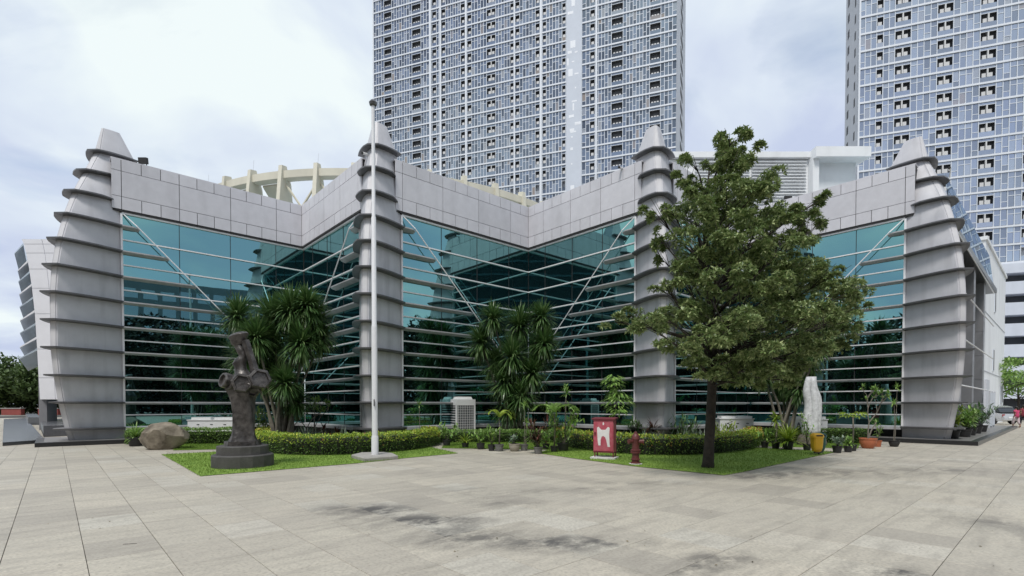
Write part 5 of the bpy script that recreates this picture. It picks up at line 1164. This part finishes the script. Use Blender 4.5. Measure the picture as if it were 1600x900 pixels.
# ------------------------------------------------------------------ people by the car
mat('skin', (0.30, 0.17, 0.11), 0.55)
mat('pink_cloth', (0.55, 0.06, 0.16), 0.8)
mat('red_cloth', (0.22, 0.03, 0.05), 0.8)
mat('pale_cloth', (0.60, 0.50, 0.52), 0.8)
mat('dark_cloth', (0.03, 0.03, 0.04), 0.8)
mat('hair', (0.012, 0.01, 0.009), 0.5)
def person(c, H, face, top, low, label, stride=.18):
    r = thing('person', label, 'person', tuple(c), 'people walking by the car')
    f = V(cos(face), sin(face), 0); s = V(-sin(face), cos(face), 0); k = H / 1.7
    P = lambda a, b_, z: c + (f * a + s * b_ + UP * z) * k
    me = bpy.data.meshes.new('body'); bm = bmesh.new()
    J = {}
    pts = {'pel': (P(0, 0, .92), .13), 'spi': (P(.01, 0, 1.12), .12), 'che': (P(.02, 0, 1.32), .135), 'nec': (P(.02, 0, 1.45), .055), 'hd1': (P(.03, 0, 1.54), .085), 'hd2': (P(.04, 0, 1.64), .085),
           'shl': (P(.01, .17, 1.38), .055), 'ell': (P(-.06, .22, 1.12), .042), 'wrl': (P(.06, .22, .90), .03), 'hal': (P(.10, .21, .80), .03), 'shr': (P(.01, -.17, 1.38), .055), 'elr': (P(.02, -.22, 1.12), .042), 'wrr': (P(.16, -.2, .95), .03), 'har': (P(.21, -.18, .88), .03),
           'hil': (P(0, .09, .86), .095), 'knl': (P(stride, .09, .48), .06), 'anl': (P(stride * .9, .09, .08), .04), 'tol': (P(stride * .9 + .16, .1, .035), .035), 'hir': (P(0, -.09, .86), .095), 'knr': (P(-stride * .4, -.09, .48), .06), 'anr': (P(-stride * 1.3, -.09, .1), .04), 'tor': (P(-stride * 1.3 + .15, -.1, .035), .035)}
    for n_, (p, _) in pts.items(): J[n_] = bm.verts.new(p)
    for a, b_ in (('pel', 'spi'), ('spi', 'che'), ('che', 'nec'), ('nec', 'hd1'), ('hd1', 'hd2'), ('che', 'shl'), ('shl', 'ell'), ('ell', 'wrl'), ('wrl', 'hal'), ('che', 'shr'), ('shr', 'elr'), ('elr', 'wrr'), ('wrr', 'har'), ('pel', 'hil'), ('hil', 'knl'), ('knl', 'anl'), ('anl', 'tol'), ('pel', 'hir'), ('hir', 'knr'), ('knr', 'anr'), ('anr', 'tor')): bm.edges.new((J[a], J[b_]))
    bm.to_mesh(me); bm.free()
    o = place('body', me, None, r); m = o.modifiers.new('skin', 'SKIN')
    for i, (n_, (p, rad)) in enumerate(pts.items()): sv = me.skin_vertices[0].data[i]; sv.radius = (rad * k, rad * k); sv.use_root = (n_ == 'pel')
    o.modifiers.new('sub', 'SUBSURF').levels = 1; o.modifiers['sub'].render_levels = 1
    me.materials.append(MATS['skin'])
    def shell(name, mt, secs):
        MB().loft([[c + (f * (a + rx * cos(2 * pi * j / 12)) + s * ry * sin(2 * pi * j / 12) + UP * z) * k for j in range(12)] for a, rx, ry, z in secs]).build(name, mt, o, smooth=True)
    shell('shirt', top, [(0, .16, .2, .84), (0, .145, .18, 1.02), (.01, .15, .19, 1.2), (.02, .16, .235, 1.36), (.02, .11, .17, 1.42), (.02, .07, .075, 1.45)])
    for sg, hp, kn, an_ in ((1, .0, stride, stride * .9), (-1, .0, -stride * .4, -stride * 1.3)):
        rings = []
        for a, rr, z in ((hp, .12, .9), (kn * .5, .105, .7), (kn, .085, .48), ((kn + an_) / 2, .075, .3)):
            rings.append([c + (f * (a + rr * cos(2 * pi * j / 10)) + s * (.09 * sg + rr * sin(2 * pi * j / 10)) + UP * z) * k for j in range(10)])
        MB().loft(rings).build('trousers', low, o, smooth=True)
    for sg, e_ in ((1, P(-.03, .205, 1.2)), (-1, P(.015, -.205, 1.2))): MB().tube([P(.01, .13 * sg, 1.38), P(.01, .18 * sg, 1.36), e_], [.07, .075, .065], 8).build('sleeve', top, o, smooth=True)
    MB().sphere(P(.015, 0, 1.64), (.105 * k, .105 * k, .11 * k), 12, 8).build('hair', 'hair', o, smooth=True)
    MB().sphere(P(-.07, 0, 1.5), (.05 * k, .08 * k, .14 * k), 10, 7).build('hair_back', 'hair', o, smooth=True)
    for sg in (-1, 1): MB().sphere(P(.115, .035 * sg, 1.6), .012 * k, 6, 4).build('eye', 'hair', o)
    MB().sphere(P(.13, 0, 1.575), (.018 * k, .014 * k, .022 * k), 6, 4).build('nose', 'skin', o)
    MB().sphere(P(.118, 0, 1.53), (.01 * k, .028 * k, .008 * k), 6, 4).build('mouth', 'red_cloth', o)
    return r
person(gp(1588, 668.5), 1.45, R(100), 'pink_cloth', 'pale_cloth', 'person in a pink top and pale trousers walking at the far right')
person(gp(1599, 668), 1.55, R(80), 'red_cloth', 'dark_cloth', 'person in a dark red top at the extreme right edge')
# ------------------------------------------------------------------ small things on the paving
mat('litter_pale', (0.7, 0.7, 0.66), 0.8); mat('drain_iron', (0.03, 0.03, 0.03), 0.6)
for x, y, lb_ in ((203, 850, 'small dark drain slot in the left foreground paving'), (81, 709, 'small dark drain cover near the leftmost pier')):
    c = gp(x, y); d = thing('drain_slot', lb_, 'drain', tuple(c)); MB().cbox(c + UP * .002, PU * .03 + PV * .02, V(.10, .03, 0), UP * .004).build('grate', 'drain_iron', d)
fl = MB()
rg = random.Random(11)
for _ in range(70):
    p = gp(rg.uniform(30, 1580), rg.uniform(712, 890), .004); a = rg.uniform(0, 6); w_ = rg.uniform(.008, .022)
    fl.leaf(p + UP * .003, V(cos(a), sin(a), .1), w_ * 2, w_)
tag(fl.build('fallen_leaves', 'litter_leaf' if 'litter_leaf' in MATS else mat('litter_leaf', (.1, .1, .1), .8, island=[(.3, .28, .2), (.06, .05, .03), (.2, .15, .06), (.05, .045, .03)]), recalc=False), 'tiny fallen leaves scattered over the plaza paving', 'fallen leaves', kind='stuff')
# ------------------------------------------------------------------ the far side of the plaza behind the viewer, seen only mirrored in the glass
tl = MB()
def belt(a0, a1, n, r0, r1, h0, h1):
    for _ in range(n):
        a = R(U(a0, a1)); r_ = U(r0, r1); h = U(h0, h1); w_ = U(2.5, 4.5); c = V(sin(a) * r_, -cos(a) * r_ + 10, 0)
        for _ in range(420):
            d = rdir(.1); p = c + V(d.x * w_, d.y * w_, h * .52 + d.z * h * .5); tl.leaf(p, rdir(.2), U(.5, 1.1), U(.4, .7))
belt(-100, 100, 260, 40, 54, 9, 15)
tag(tl.build('tree_belt', 'leaf_belt' if 'leaf_belt' in MATS else mat('leaf_belt', (.1,.1,.1), .8, island=[(.006,.010,.004),(.010,.018,.006),(.016,.026,.008)]), recalc=False), 'far belt of trees across the plaza, mirrored in the glass walls', 'trees', kind='stuff')
far = thing('office_block', 'grey office block across the plaza, mirrored in the left glass wall', 'building', (70, -45, 0))
fo_ = V(62, -34, 0); fx = V(.65, .76, 0); fy = V(.76, -.65, 0)
mat('office_wall', (0.22, 0.25, 0.28), 0.6, 0, .2, .3)
back_ = thing('office_slab', 'dark office slab straight across the plaza, mirrored in the recessed glass corners', 'building', (0, -90, 0))
MB().box(-60, -110, 0, 55, -88, 52).build('wall', 'office_dark' if 'office_dark' in MATS else mat('office_dark', (0.05, 0.055, 0.06), .6), back_)
for k in range(14): ubox('floor_band', 'office_wall', V(-60, -88, 1.5 + 3.6 * k), V(115, 0, 0), V(0, .12, 0), UP * .5, back_)
MB().prism([fo_ - fx * 14, fo_ + fx * 12, fo_ + fx * 12 + fy * 14, fo_ - fx * 14 + fy * 14], 0, 26).build('wall', 'office_wall', far)
for k in range(7):
    for i in range(8): ubox('window', 'tower_glass_pale', fo_ + fx * (-13 + i * 3.1) - fy * .05 + UP * (2 + 3.4 * k), fx * 2.3, fy * .1, UP * 2.0, far)
